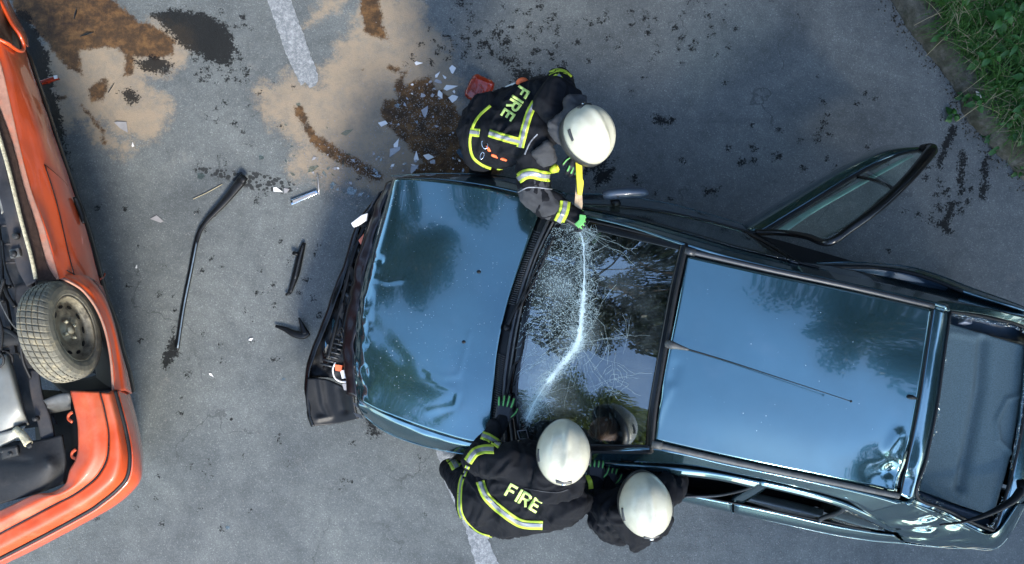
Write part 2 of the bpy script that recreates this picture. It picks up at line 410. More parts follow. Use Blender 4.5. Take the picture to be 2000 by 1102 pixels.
def masks(X, Y):
    sd = {}
    def U(k, *a):
        for v in a: sd[k] = v if k not in sd else np.maximum(sd[k], v)
    # pale sand / absorbent
    U('sand',
      0.04 + poly_sd(X, Y, g([(715, -10), (800, -10), (835, 40), (880, 110), (895, 180), (905, 340), (760, 380), (640, 362), (575, 330), (590, 285), (520, 225), (500, 180), (560, 148), (620, 165), (650, 110), (690, 60)])),
      poly_sd(X, Y, g([(630, -10), (700, -10), (640, 30), (600, 55), (583, 60)])),
      0.17 + poly_sd(X, Y, g([(98, 108), (155, 138), (152, 98), (240, 66), (265, 82), (300, 72), (345, 82), (342, 96), (300, 118), (262, 108), (250, 148), (270, 195), (296, 218), (288, 236), (240, 226), (212, 196), (140, 212), (112, 185), (104, 150)])),
      0.045 + seg_sd(X, Y, g([(160, 205), (190, 250), (212, 282), (240, 288)]), 9 * PXM),
      0.03 + seg_sd(X, Y, g([(196, 216), (240, 258)]), 5 * PXM),
      0.06 + poly_sd(X, Y, g([(128, -10), (165, -10), (160, 12), (148, 15)])),
      0.05 + poly_sd(X, Y, g([(192, 40), (215, 60), (242, 74), (236, 82), (205, 62)])))
    # brown wet sand
    U('wet',
      poly_sd(X, Y, g([(20, -10), (210, -10), (235, 10), (270, 40), (300, 48), (345, 78), (338, 108), (300, 118), (262, 110), (262, 145), (240, 150), (245, 112), (222, 92), (200, 95), (155, 100), (160, 145), (128, 132), (98, 95), (60, 50), (30, 30)])),
      poly_sd(X, Y, g([(170, 172), (205, 150), (212, 170), (205, 195), (180, 200)])),
      poly_sd(X, Y, g([(105, 185), (130, 190), (112, 198)])),
      seg_sd(X, Y, g([(158, 205), (178, 228), (200, 255), (204, 280)]), 3.4 * PXM),
      poly_sd(X, Y, g([(700, -10), (738, -10), (752, 60), (760, 80), (735, 74), (710, 62)])),
      seg_sd(X, Y, g([(760, 132), (790, 142)]), 5 * PXM), seg_sd(X, Y, g([(690, 138), (708, 136)]), 2 * PXM),
      poly_sd(X, Y, g([(776, 192), (766, 168), (785, 150), (795, 165), (815, 155), (842, 146), (852, 172), (880, 190), (900, 225), (940, 260), (990, 335), (900, 372), (780, 380), (795, 345), (822, 318), (806, 300), (775, 265), (752, 240), (742, 218), (750, 195)])),
      seg_sd(X, Y, g([(584, 212), (598, 245), (618, 275)]), 9 * PXM), seg_sd(X, Y, g([(618, 275), (660, 303), (700, 325), (735, 345)]), 13 * PXM))
    # dark oil / water
    U('oil',
      -0.03 + poly_sd(X, Y, g([(284, 24), (340, 10), (400, 18), (450, 45), (470, 95), (455, 140), (400, 125), (350, 96), (300, 45)])),
      poly_sd(X, Y, g([(262, 120), (300, 108), (340, 125), (330, 145), (285, 140)])),
      poly_sd(X, Y, g([(232, 178), (262, 175), (275, 192), (255, 205)])),
      poly_sd(X, Y, g([(20, 25), (50, 18), (75, 70), (95, 108), (100, 150), (118, 215), (130, 300), (140, 340), (95, 330), (20, 60)])),
      poly_sd(X, Y, g([(930, 95), (1000, 85), (1050, 120), (1030, 160), (960, 140)])) * 0.6 - 0.06,
      poly_sd(X, Y, g([(850, 40), (880, 30), (980, 100), (940, 120)])) * 0.5 - 0.07,
      poly_sd(X, Y, g([(1160, 330), (1210, 320), (1190, 360), (1150, 370)])) - 0.02,
      poly_sd(X, Y, g([(1265, 220), (1320, 230), (1315, 248), (1285, 245)])) - 0.01,
      poly_sd(X, Y, g([(990, 120), (1110, 150), (1110, 240), (1000, 200)])) * 0.6 - 0.02,
      poly_sd(X, Y, g([(1140, 230), (1230, 300), (1200, 360), (1060, 380)])) * 0.5 - 0.06,
      poly_sd(X, Y, g([(340, 640), (350, 690), (325, 720), (315, 705)])) - 0.0,
      poly_sd(X, Y, g([(720, 800), (745, 850), (725, 855), (715, 815)])) - 0.0,
      poly_sd(X, Y, g([(1370, 365), (1410, 365), (1400, 385), (1375, 382)])) - 0.02,
      poly_sd(X, Y, g([(640, 470), (680, 440), (670, 530), (640, 560)])) * 0.4 - 0.05,
      poly_sd(X, Y, g([(480, 480), (540, 490), (530, 515), (470, 505)])) * 0.4 - 0.055,
      0.016 + seg_sd(X, Y, g([(1862, 250), (1845, 290), (1835, 320)]), 3 * PXM), 0.016 + seg_sd(X, Y, g([(1880, 300), (1876, 375)]), 2.5 * PXM),
      0.016 + seg_sd(X, Y, g([(1926, 310), (1920, 385)]), 2.5 * PXM), 0.016 + seg_sd(X, Y, g([(1860, 400), (1845, 435), (1850, 450)]), 4 * PXM))
    rnd = random.Random(3)
    for (cx, cy, rx, ry, n, s0, s1) in [(1200, 60, 170, 60, 40, 1.5, 4), (960, 60, 90, 60, 60, 2, 5), (430, 110, 60, 60, 60, 1.5, 4), (1330, 60, 80, 60, 12, 1.5, 3),
                                        (1450, 60, 90, 90, 14, 1.5, 3), (1850, 400, 60, 50, 34, 2, 6), (1700, 300, 180, 120, 20, 1.5, 4), (400, 600, 250, 300, 45, 1, 2.6),
                                        (470, 250, 100, 100, 20, 1.5, 3), (1580, 240, 60, 60, 8, 2, 5), (1220, 360, 60, 60, 14, 2, 5), (500, 950, 300, 120, 30, 1, 2.4),
                                        (1480, 300, 60, 40, 8, 2, 5), (860, 90, 60, 60, 14, 1.5, 4), (1050, 130, 60, 50, 30, 2, 5), (570, 560, 90, 120, 20, 1.5, 3.5)]:
        for _ in range(n):
            x = rnd.gauss(cx, rx * 0.6); y = rnd.gauss(cy, ry * 0.6); q = P(x, y, 0); rr = rnd.uniform(s0, s1) * PXM
            U('oil', rr - np.sqrt((X - q.x) ** 2 + (Y - q.y) ** 2))
    U('tread', poly_sd(X, Y, g([(378, 325), (500, 335), (560, 350), (585, 365), (560, 380), (490, 372), (440, 350), (380, 338)])))
    return sd

def build_ground():
    xs = np.concatenate([[-400, -150, -60, -25, -12, -7, -5], np.arange(-4.2, 4.2, 0.017), [5, 7, 12, 25, 60, 150, 400]])
    ys = np.concatenate([[-400, -150, -60, -25, -12, -6, -3.5], np.arange(-2.1, 2.75, 0.017), [3.5, 6, 12, 25, 60, 150, 400]])
    X, Y = np.meshgrid(xs, ys, indexing='ij')
    co = np.stack([X, Y, np.zeros_like(X)], -1).reshape(-1, 3)
    nx, ny = X.shape
    idx = np.arange(nx * ny).reshape(nx, ny)
    f = np.stack([idx[:-1, :-1], idx[1:, :-1], idx[1:, 1:], idx[:-1, 1:]], -1).reshape(-1, 4)
    me = bpy.data.meshes.new('road')
    me.vertices.add(len(co)); me.vertices.foreach_set('co', co.ravel())
    me.loops.add(f.size); me.loops.foreach_set('vertex_index', f.ravel().astype(np.int32))
    me.polygons.add(len(f)); me.polygons.foreach_set('loop_start', np.arange(0, f.size, 4, dtype=np.int32))
    me.update(calc_edges=True)
    for k, v in masks(X, Y).items():
        a = me.attributes.new(k, 'FLOAT', 'POINT'); a.data.foreach_set('value', np.clip(v, -0.5, 0.5).ravel().astype(np.float32))
    o = link('road', me, recenter=False); o['kind'] = 'structure'
    m, nt, b = new_mat('asphalt_with_spills'); me.materials.append(m)
    pos = coords(nt)
    def att(k): return N(nt, 'ShaderNodeAttribute', attribute_name=k).outputs['Fac']
    # asphalt aggregate
    v = N(nt, 'ShaderNodeTexVoronoi'); v.inputs['Scale'].default_value = 150; nt.links.new(pos, v.inputs['Vector'])
    sep = N(nt, 'ShaderNodeSeparateColor'); nt.links.new(v.outputs['Color'], sep.inputs[0])
    stone = ramp(nt, sep.outputs[0], [(0.0, (0.100, 0.109, 0.108)), (0.7, (0.120, 0.130, 0.128)), (0.95, (0.145, 0.156, 0.153)), (1.0, (0.20, 0.21, 0.205))])
    fine = ramp(nt, ntex(nt, 420, 3, 0.8), [(0.35, (0.85,) * 3), (0.7, (1.1,) * 3)])
    c = mix(nt, 1.0, stone, fine, 'MULTIPLY')
    big = ramp(nt, ntex(nt, 1.1, 6, 0.62, dist=0.6), [(0.3, (0.64, 0.66, 0.68)), (0.7, (1.16, 1.15, 1.12))])
    c = mix(nt, 1.0, c, big, 'MULTIPLY')
    med = ramp(nt, ntex(nt, 9, 8, 0.72), [(0.3, (0.82,) * 3), (0.7, (1.14,) * 3)])
    c = mix(nt, 1.0, c, med, 'MULTIPLY')
    # long scuffs and faint cracks
    mp = N(nt, 'ShaderNodeMapping'); mp.inputs['Rotation'].default_value = (0, 0, R(-66)); mp.inputs['Scale'].default_value = (0.5, 9, 1); nt.links.new(pos, mp.inputs[0])
    scf = sstep(nt, ntex(nt, 1.2, 5, 0.6, mp.outputs[0]), 0.58, 0.75)
    c = mix(nt, math_n(nt, 'MULTIPLY', scf, 0.22), c, (0.055, 0.06, 0.065))
    dust = sstep(nt, ntex(nt, 3.3, 9, 0.75), 0.58, 0.78)
    c = mix(nt, math_n(nt, 'MULTIPLY', dust, 0.35), c, (0.27, 0.245, 0.215))
    # hairline cracks of the old surface
    vc = N(nt, 'ShaderNodeTexVoronoi', feature='DISTANCE_TO_EDGE'); vc.inputs['Scale'].default_value = 0.55
    wv = N(nt, 'ShaderNodeVectorMath', operation='ADD'); nz = N(nt, 'ShaderNodeTexNoise'); nz.inputs['Scale'].default_value = 2.2; nz.inputs['Detail'].default_value = 8; nt.links.new(pos, nz.inputs['Vector']); nt.links.new(pos, wv.inputs[0]); nt.links.new(nz.outputs['Color'], wv.inputs[1]); nt.links.new(wv.outputs[0], vc.inputs['Vector'])
    ck = math_n(nt, 'MULTIPLY', math_n(nt, 'LESS_THAN', vc.outputs['Distance'], 0.0035), sstep(nt, ntex(nt, 0.9, 3), 0.46, 0.56))
    c = mix(nt, math_n(nt, 'MULTIPLY', ck, 0.45), c, (0.03, 0.032, 0.033))
    spk = sstep(nt, ntex(nt, 30, 6, 0.8), 0.66, 0.70); c = mix(nt, math_n(nt, 'MULTIPLY', spk, 0.5), c, (0.03, 0.032, 0.034))
    n_mid = ntex(nt, 14, 6, 0.7); n_fine = ntex(nt, 55, 6, 0.75); n_big = ntex(nt, 5, 5, 0.6)
    def warped(k, amp1, amp2):
        x = math_n(nt, 'ADD', att(k), math_n(nt, 'MULTIPLY', math_n(nt, 'SUBTRACT', n_mid, 0.5), amp1))
        return math_n(nt, 'ADD', x, math_n(nt, 'MULTIPLY', math_n(nt, 'SUBTRACT', n_fine, 0.5), amp2))
    # sand: soft uneven dusting
    s = math_n(nt, 'ADD', att('sand'), math_n(nt, 'MULTIPLY', math_n(nt, 'SUBTRACT', n_big, 0.5), 0.34))
    s = math_n(nt, 'ADD', s, math_n(nt, 'MULTIPLY', math_n(nt, 'SUBTRACT', n_fine, 0.5), 0.16))
    s = math_n(nt, 'ADD', s, math_n(nt, 'MULTIPLY', math_n(nt, 'SUBTRACT', n_mid, 0.5), 0.22))
    sm = sstep(nt, s, -0.04, 0.10)
    grain = ramp(nt, ntex(nt, 600, 2, 0.8), [(0.3, (0.20, 0.15, 0.10)), (0.7, (0.31, 0.245, 0.17))])
    c = mix(nt, math_n(nt, 'MULTIPLY', sm, ramp(nt, ntex(nt, 7, 9, 0.78), [(0.36, 0.45), (0.56, 0.92)])), c, grain)
    w = warped('wet', 0.12, 0.08); wm = sstep(nt, w, -0.012, 0.02)
    wet = ramp(nt, ntex(nt, 11, 9, 0.75), [(0.30, (0.008, 0.004, 0.002)), (0.46, (0.038, 0.018, 0.006)), (0.62, (0.12, 0.058, 0.018))])
    wet = mix(nt, 1.0, wet, ramp(nt, ntex(nt, 500, 2), [(0.3, (0.6,) * 3), (0.7, (1.4,) * 3)]), 'MULTIPLY')
    c = mix(nt, math_n(nt, 'MULTIPLY', wm, 0.93), c, wet)
    ol = warped('oil', 0.16, 0.22); om = sstep(nt, ol, -0.008, 0.012)
    c = mix(nt, math_n(nt, 'MULTIPLY', om, 0.95), c, mix(nt, 0.12, (0.003, 0.0033, 0.0036), mix(nt, 1.0, c, (0.3, 0.3, 0.3), 'MULTIPLY')))
    # tyre print
    v2 = N(nt, 'ShaderNodeTexVoronoi'); v2.inputs['Scale'].default_value = 34; v2.inputs['Randomness'].default_value = 0.8; nt.links.new(pos, v2.inputs['Vector'])
    blk = math_n(nt, 'LESS_THAN', v2.outputs['Distance'], 0.56)
    tm = math_n(nt, 'MULTIPLY', sstep(nt, warped('tread', 0.05, 0.04), -0.002, 0.012), blk)
    c = mix(nt, math_n(nt, 'MULTIPLY', tm, 0.85), c, (0.014, 0.015, 0.015))
    nt.links.new(c, b.inputs['Base Color'])
    rg = mix(nt, wm, (0.9,) * 3, (0.8,) * 3); rg = mix(nt, om, rg, (0.95,) * 3); nt.links.new(rg, b.inputs['Roughness'])
    b.inputs['Specular IOR Level'].default_value = 0.2
    h = math_n(nt, 'ADD', math_n(nt, 'MULTIPLY', v.outputs['Distance'], -0.7), ntex(nt, 300, 4, 0.8))
    bump(nt, b, h, 0.5, 0.006)
    return o
build_ground()

# worn white lane dashes, 4 mm sheets
def lane():
    m, nt, b = new_mat('worn_road_paint')
    w = sstep(nt, math_n(nt, 'ADD', math_n(nt, 'MULTIPLY', ntex(nt, 26, 9, 0.8), 0.65), math_n(nt, 'MULTIPLY', ntex(nt, 160, 4, 0.8), 0.35)), 0.44, 0.62)
    c = mix(nt, w, (0.12, 0.13, 0.135), (0.30, 0.31, 0.31)); nt.links.new(c, b.inputs['Base Color']); b.inputs['Roughness'].default_value = 0.8
    bump(nt, b, ntex(nt, 250, 4), 0.4, 0.004)
    for pl in ([(514, -20), (561, -20), (590, 60), (622, 150), (618, 168), (604, 172), (596, 160), (588, 168), (560, 110), (536, 40)],
               [(850, 876), (882, 876), (900, 930), (935, 1010), (985, 1125), (935, 1125), (905, 1020), (872, 950)]):
        pts = [P(x, y, 0.004) for x, y in pl]
        # roughen the edge
        q = []
        for i in range(len(pts)):
            a, bb = pts[i], pts[(i + 1) % len(pts)]
            k = max(int((bb - a).length / 0.02), 1)
            for j in range(k):
                p = a.lerp(bb, j / k); p.x += random.gauss(0, 0.003); p.y += random.gauss(0, 0.003); q.append(p)
        n = len(q); area = sum(q[i].x * q[(i + 1) % n].y - q[(i + 1) % n].x * q[i].y for i in range(n))
        if area < 0: q = q[::-1]
        o = mesh('lane_marking', q, [tuple(range(n))], m, None, False); o['kind'] = 'structure'
lane()

# ------------------------------------------------------------------ kerb and bank, top right
def bank():
    line = [(1690, -120), (1738, 0), (1770, 50), (1812, 105), (1858, 165), (1885, 225), (1912, 262), (1950, 300), (2000, 352), (2090, 430)]
    m, nt, b = new_mat('mossy_concrete')
    c = ramp(nt, ntex(nt, 14, 9, 0.75), [(0.3, (0.03, 0.03, 0.02)), (0.55, (0.09, 0.088, 0.07)), (0.75, (0.17, 0.165, 0.14))])
    mo = sstep(nt, ntex(nt, 5, 7, 0.7), 0.45, 0.62); c = mix(nt, math_n(nt, 'MULTIPLY', mo, 0.7), c, (0.025, 0.027, 0.007))
    nt.links.new(c, b.inputs['Base Color']); b.inputs['Roughness'].default_value = 0.9; bump(nt, b, ntex(nt, 50, 8, 0.8), 0.9, 0.02)
    base = path([P(x, y, 0) for x, y in line], 90)
    V = []; F = []
    prof = [(0.0, -0.02), (0.0, 0.03), (0.02, 0.10), (0.05, 0.13), (0.14, 0.14), (0.24, 0.13), (0.27, 0.08)]
    for i, p in enumerate(base):
        a = base[max(i - 1, 0)]; c2 = base[min(i + 1, len(base) - 1)]; t = (c2 - a).normalized(); n = Vector((-t.y, t.x, 0))
        if n.x < 0: n = -n
        for d, z in prof:
            q = p + n * d + Vector((0, 0, z)); nn = fbm(q, 5) * 0.03 + fbm(q, 18) * 0.012
            V.append(q + n * nn * (1 if d < 0.2 else 0) + Vector((0, 0, nn * (0.8 if z > 0.05 else 0))))
    w = len(prof)
    for i in range(len(base) - 1):
        for j in range(w - 1): F.append((i * w + j, (i + 1) * w + j, (i + 1) * w + j + 1, i * w + j + 1)[::-1])
    k = mesh('kerb', V, F, m); k['kind'] = 'structure'
    # soil bank behind
    m2, nt, b = new_mat('dark_soil'); c = ramp(nt, ntex(nt, 18, 8, 0.7), [(0.3, (0.012, 0.010, 0.006)), (0.7, (0.05, 0.042, 0.025))]); nt.links.new(c, b.inputs['Base Color']); b.inputs['Roughness'].default_value = 0.95
    bump(nt, b, ntex(nt, 60, 6), 0.8, 0.02)
    V = []; F = []; rows = [0.2, 0.3, 0.5, 0.8, 1.3, 2.2, 4.0, 9.0]; hs = [0.09, 0.13, 0.17, 0.22, 0.32, 0.5, 0.8, 1.2]
    ext = [P(1500, -700, 0), P(1640, -260, 0)] + [base[i] for i in range(0, 90, 4)] + [P(2300, 600, 0), P(2600, 800, 0), P(3200, 1200, 0)]
    for i, p in enumerate(ext):
        n = Vector((0.8, 0.6, 0))
        for d, h in zip(rows, hs):
            q = p + n * d; V.append(Vector((q.x, q.y, h + fbm(q, 2.2) * 0.05)))
    w = len(rows)
    for i in range(len(ext) - 1):
        for j in range(w - 1): F.append((i * w + j, (i + 1) * w + j, (i + 1) * w + j + 1, i * w + j + 1)[::-1])
    s = mesh('bank', V, F, m2); s['kind'] = 'structure'
    # dirt strip at the kerb foot (moss and crumbs) : geometry crumbs
    V = []; F = []
    for _ in range(650):
        p = random.choice(base); q = p + Vector((random.gauss(-0.02, 0.045), random.gauss(-0.01, 0.04), 0)); r = random.uniform(0.003, 0.011)
        i0 = len(V); V += [q + Vector((r, 0, 0.002)), q + Vector((-r * .5, r * .8, 0.002)), q + Vector((-r * .5, -r * .8, 0.002)), q + Vector((0, 0, r))]
        F += [(i0, i0 + 1, i0 + 3), (i0 + 1, i0 + 2, i0 + 3), (i0 + 2, i0, i0 + 3)]
    cr_ = mesh('kerb_crumbs', V, F, m2, None, False); tag(cr_, 'dark soil crumbs and moss gathered along the foot of the kerb', 'soil crumbs', kind='stuff')
    return base
KB = bank()
def side(p):      # distance behind the kerb line (positive = bank side)
    best = min(KB, key=lambda q: (q.xy - p.xy).length_squared); i = KB.index(best)
    t = (KB[min(i + 1, len(KB) - 1)] - KB[max(i - 1, 0)]).normalized(); n = Vector((-t.y, t.x, 0))
    if n.x < 0: n = -n
    return (p - best).xy.dot(n.xy)

def blade(V, F, p, ang, L, w, lift, bend):
    d = Vector((math.cos(ang), math.sin(ang), 0)); s = Vector((-d.y, d.x, 0)); i0 = len(V); n = 4
    for k in range(n + 1):
        f = k / n; c = p + d * L * f + Vector((0, 0, lift * math.sin(f * 2.0) - bend * f * f)); ww = w * (1 - f ** 1.6) + 0.0004
        V += [c - s * ww, c + s * ww]
    for k in range(n):
        a = i0 + 2 * k; F.append((a, a + 1, a + 3, a + 2))
def grasses():
    V = []; F = []; V2 = []; F2 = []
    tufts = []
    for _ in range(760):
        p = P(random.uniform(1745, 2080), random.uniform(-60, 400), 0.15); s = side(p)
        if s > 0.10 + random.random() * 0.12: tufts.append(p)
    for p in tufts:
        for _ in range(random.randint(8, 18)):
            q = p + Vector((random.gauss(0, .03), random.gauss(0, .03), 0))
            blade(V, F, q, random.uniform(0, 6.28), random.uniform(.08, .30), random.uniform(.0018, .004), random.uniform(.04, .16), random.uniform(0, .08))
        if random.random() < 0.5:
            for _ in range(random.randint(0, 3)):
                q = p + Vector((random.gauss(0, .05), random.gauss(0, .05), .08))
                blade(V2, F2, q, random.uniform(2.2, 5.2), random.uniform(.10, .32), random.uniform(.0010, .0022), random.uniform(-.02, .08), random.uniform(0, .03))
    o = mesh('grass', V, F, M['grass'], None, False); tag(o, 'green grass blades growing over the kerb and bank', 'grass', kind='stuff')
    o = mesh('dry_grass', V2, F2, M['straw'], None, False); tag(o, 'dry yellow grass stalks lying over the kerb', 'dry grass', kind='stuff')
grasses()
def leaf_mesh(name, L, W, mat, teeth=9):
    V = []; F = []
    n = teeth * 2
    for k in range(n + 1):
        f = k / n; w = W * (math.sin(math.pi * min(f * 1.0, 1) ** 0.75) ** 0.9) * (1 + (0.12 if k % 2 else -0.08)); w = max(w, 0)
        z = -0.25 * L * f * f + 0.05 * L * math.sin(f * 3)
        V += [Vector((f * L, -w, z - w * .10)), Vector((f * L, 0, z + 0.0)), Vector((f * L, w, z - w * .10))]
        for i in (-3, -1): V[i].z += w * 0.35
    for k in range(n):
        a = 3 * k; F += [(a, a + 3, a + 4, a + 1), (a + 1, a + 4, a + 5, a + 2)]
    me = bpy.data.meshes.new(name); me.from_pydata([tuple(v) for v in V], [], F); me.materials.append(mat); me.shade_smooth(); me.update()
    return me
LM = [leaf_mesh('leaf', 0.085, 0.027, M['leaf_nettle']), leaf_mesh('leaf', 0.06, 0.02, M['leaf_nettle']), leaf_mesh('leaf', 0.045, 0.012, M['leaf_bright']), leaf_mesh('leaf', 0.11, 0.018, M['leaf_nettle'])]
def plant(px, py, kind, h, tiers, label, group, sc=1.0, z0=0.15):
    base = P(px, py, z0)
    t = thing('leafy_plant', label, 'plant', base, group)
    lean = Vector((random.uniform(-.25, .1), random.uniform(-.25, .15), 1)).normalized()
    tops = [base + lean * h * f + Vector((math.sin(f * 3) * .01, 0, 0)) for f in (0, .35, .7, 1)]
    tube('stem', tops, [.004, .0035, .003, .002], M['leaf_bright'], t, 5, 8)
    a0 = random.uniform(0, 6.28)
    for k in range(tiers):
        f = 0.25 + 0.75 * k / max(tiers - 1, 1); c = base + lean * h * f
        for s in range(3 if kind == 1 else 2):
            a = a0 + k * 1.57 + s * (6.28 / (3 if kind == 1 else 2)) + random.uniform(-.3, .3)
            o = bpy.data.objects.new('leaf', LM[kind]); COL.objects.link(o); o.parent = t
            o.location = c - base + Vector((math.cos(a), math.sin(a), 0)) * 0.012
            o.rotation_euler = (random.uniform(-.3, .3), random.uniform(-.25, .35), a); ss = sc * random.uniform(.75, 1.1) * (1.15 - 0.45 * (k / max(tiers - 1, 1)))
            ss *= .82; o.scale = (ss, ss, ss)
plants = [
 (1925, 62, 0, .30, 4, 'broad leaved nettle on the bank near the top right corner, largest leaves', 1.5),
 (1990, 20, 0, .25, 4, 'nettle in the very top right corner of the bank', 1.3),
 (1862, 10, 3, .22, 4, 'narrow leaved weed at the top edge beside the grass tuft', 1.1),
 (1832, 72, 1, .10, 2, 'small nettle seedling growing low over the kerb near the top', 1.1),
 (1905, 120, 0, .22, 3, 'nettle behind the mossy part of the kerb', 1.1),
 (1960, 110, 3, .28, 4, 'narrow leaved dark weed in the middle of the bank', 1.3),
 (1985, 165, 0, .25, 4, 'tall nettle against the right edge halfway down the bank', 1.4),
 (1935, 175, 2, .16, 5, 'bright young weed beside the pale scrap on the kerb', 1.3),
 (1880, 190, 1, .12, 4, 'dark green weed spilling over the road edge in the middle of the kerb', 1.3),
 (1858, 228, 1, .06, 2, 'small light green sprig lowest on the asphalt before the kerb', 1.2),
 (1975, 215, 1, .20, 5, 'bushy weed above the bare stretch of kerb', 1.4),
 (1905, 205, 1, .10, 3, 'weed hanging over the kerb just above the drip marks', 1.2),
 (1930, 270, 1, .06, 2, 'sprig sprouting at the kerb foot above the wet drips', 1.1),
 (1950, 290, 3, .06, 2, 'flat dark leaved weed at the kerb foot, lower part', 1.0),
 (1990, 270, 1, .12, 4, 'weed with round leaves on the kerb top near the right edge', 1.3),
 (1985, 335, 2, .08, 3, 'lowest weed of the bank, at the right edge of the road', 1.5),
 (1945, 30, 1, .20, 4, 'dense weed between the two nettles at the top of the bank', 1.4),
 (1890, 90, 2, .12, 4, 'light green weed among dry stalks on the kerb top', 1.2),
 (2010, 90, 0, .28, 4, 'overhanging nettle cut by the right edge of the picture, upper', 1.5),
 (1955, 240, 2, .14, 4, 'young yellowish weed beside the bare kerb stretch', 1.2)]
for (x, y, k, h, n, lb, sc) in plants:
    plant(x, y, k, h, n + 1, lb, 'weeds on the bank', sc, 0.16 if side(P(x, y, 0)) > .05 else 0.0)
o = prism('paper_scrap', [(1907, 178), (1916, 182), (1919, 190), (1912, 191), (1909, 186)], .145, .153, M['white_plastic']); tag(o, 'small pale torn scrap lying on the mossy kerb', 'scrap')
for i, (a, b_) in enumerate([((1808, 110), (1868, 55)), ((1868, 238), (1940, 190)), ((1950, 130), (1962, 150)), ((1785, 50), (1850, 20)), ((1900, 120), (1980, 92))]):
    o = tube('dry_stalk', [P(*a, .17), P((a[0] + b_[0]) / 2, (a[1] + b_[1]) / 2 - 2, .22), P(*b_, .2)], .0022, M['straw'], None, 5, 8)
    tag(o, ['long dry stalk crossing the kerb in its upper part', 'long dry stalk over the kerb in its middle part', 'short thick dry stick among the nettles', 'dry stalk at the top of the kerb by the picture edge', 'dry stalk lying across the dark weeds'][i], 'stalk')

# ------------------------------------------------------------------ trees around the place (seen in the reflections, one added for its shade)
def tree(name, label, x, y, h, r, n=16000, seed=1, leaf=0.13, cz=0.68, lm='leaf_tree'):
    rnd = random.Random(seed)
    t = thing(name, label, 'tree', (x, y, 0), 'trees around the road')
    base = Vector((x, y, 0)); tops = [base, base + Vector((.1, .05, h * .3)), base + Vector((-.1, .15, h * .6)), base + Vector((.05, 0, h * .9))]
    tube('trunk', tops, [r * .08, r * .06, r * .04, .03], M['bark'], t, 10, 12)
    nr = np.random.default_rng(seed)
    clumps = []
    for k in range(46):
        a = rnd.uniform(0, 6.28); zz = rnd.uniform(-1, 1); rr = math.sqrt(1 - zz * zz) * rnd.uniform(.45, 1.0)
        c = Vector((x + math.cos(a) * rr * r, y + math.sin(a) * rr * r, h * cz + zz * h * .32))
        clumps.append((c, rnd.uniform(.5, 1.0) * r * .34))
    for k in range(0, 46, 3):
        c = clumps[k][0]; s = tops[1].lerp(tops[3], rnd.random())
        tube('limb', [s, s.lerp(c, .5) + Vector((0, 0, .3)), c], [.09, .05, .02], M['bark'], t, 5, 5)
    per = n // len(clumps); V = []; 
    for c, cr_ in clumps:
        d = nr.normal(size=(per, 3)); d /= np.linalg.norm(d, axis=1)[:, None]; d *= (nr.random((per, 1)) ** .45) * cr_
        pts = d * np.array([1.15, 1.15, .8]) + np.array(c)
        a = nr.normal(size=(per, 3)); a /= np.linalg.norm(a, axis=1)[:, None]
        b = np.cross(a, nr.normal(size=(per, 3))); b /= np.linalg.norm(b, axis=1)[:, None]
        L = leaf * nr.uniform(.6, 1.2, (per, 1)); 
        q = np.stack([pts - a * L, pts + b * L * .45, pts + a * L, pts - b * L * .45], 1); V.append(q.reshape(-1, 3))
    V = np.concatenate(V); nf = len(V) // 4
    me = bpy.data.meshes.new('crown'); me.vertices.add(len(V)); me.vertices.foreach_set('co', V.ravel())
    me.loops.add(nf * 4); me.loops.foreach_set('vertex_index', np.arange(nf * 4, dtype=np.int32)); me.polygons.add(nf)
    me.polygons.foreach_set('loop_start', np.arange(0, nf * 4, 4, dtype=np.int32)); me.update(calc_edges=True); me.materials.append(M[lm])
    link('crown', me, t)
TREES = [
 ('large unseen broadleaf tree added below the picture to shade the tail of the blue car', 9.6, -8.6, 11.0, 5.0, 15, 42000),  # out of view, added so its crown shades the car's tail and upper right
 ('tall broadleaf tree beyond the overturned orange car, upper side', -7.4, 4.7, 17, 4.0, 3, 34000),
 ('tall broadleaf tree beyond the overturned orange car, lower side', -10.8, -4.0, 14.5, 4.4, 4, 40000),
 ('broadleaf tree on the road side above the picture, leftmost', -1.5, 10.0, 14, 3.9, 9, 22000),
 ('broadleaf tree above the picture between its two neighbours', 3.6, 8.8, 14, 3.9, 6, 24000),
 ('broadleaf tree on the bank above the nettles', 8.4, 6.4, 15, 4.2, 5, 26000),
 ('broadleaf tree to the right of the bank', 10.6, 1.4, 14, 3.8, 8, 24000),
 ('dense broadleaf tree in the second row above the picture', 1.0, 14.5, 17, 5.0, 12, 26000)]
for lb, x, y, h, r, sd, n in TREES: tree('broadleaf_tree', lb, x, y, h, r, seed=sd, n=n, cz=.6 if y > 4 else .66, lm='leaf_sunny' if sd == 4 else 'leaf_tree')
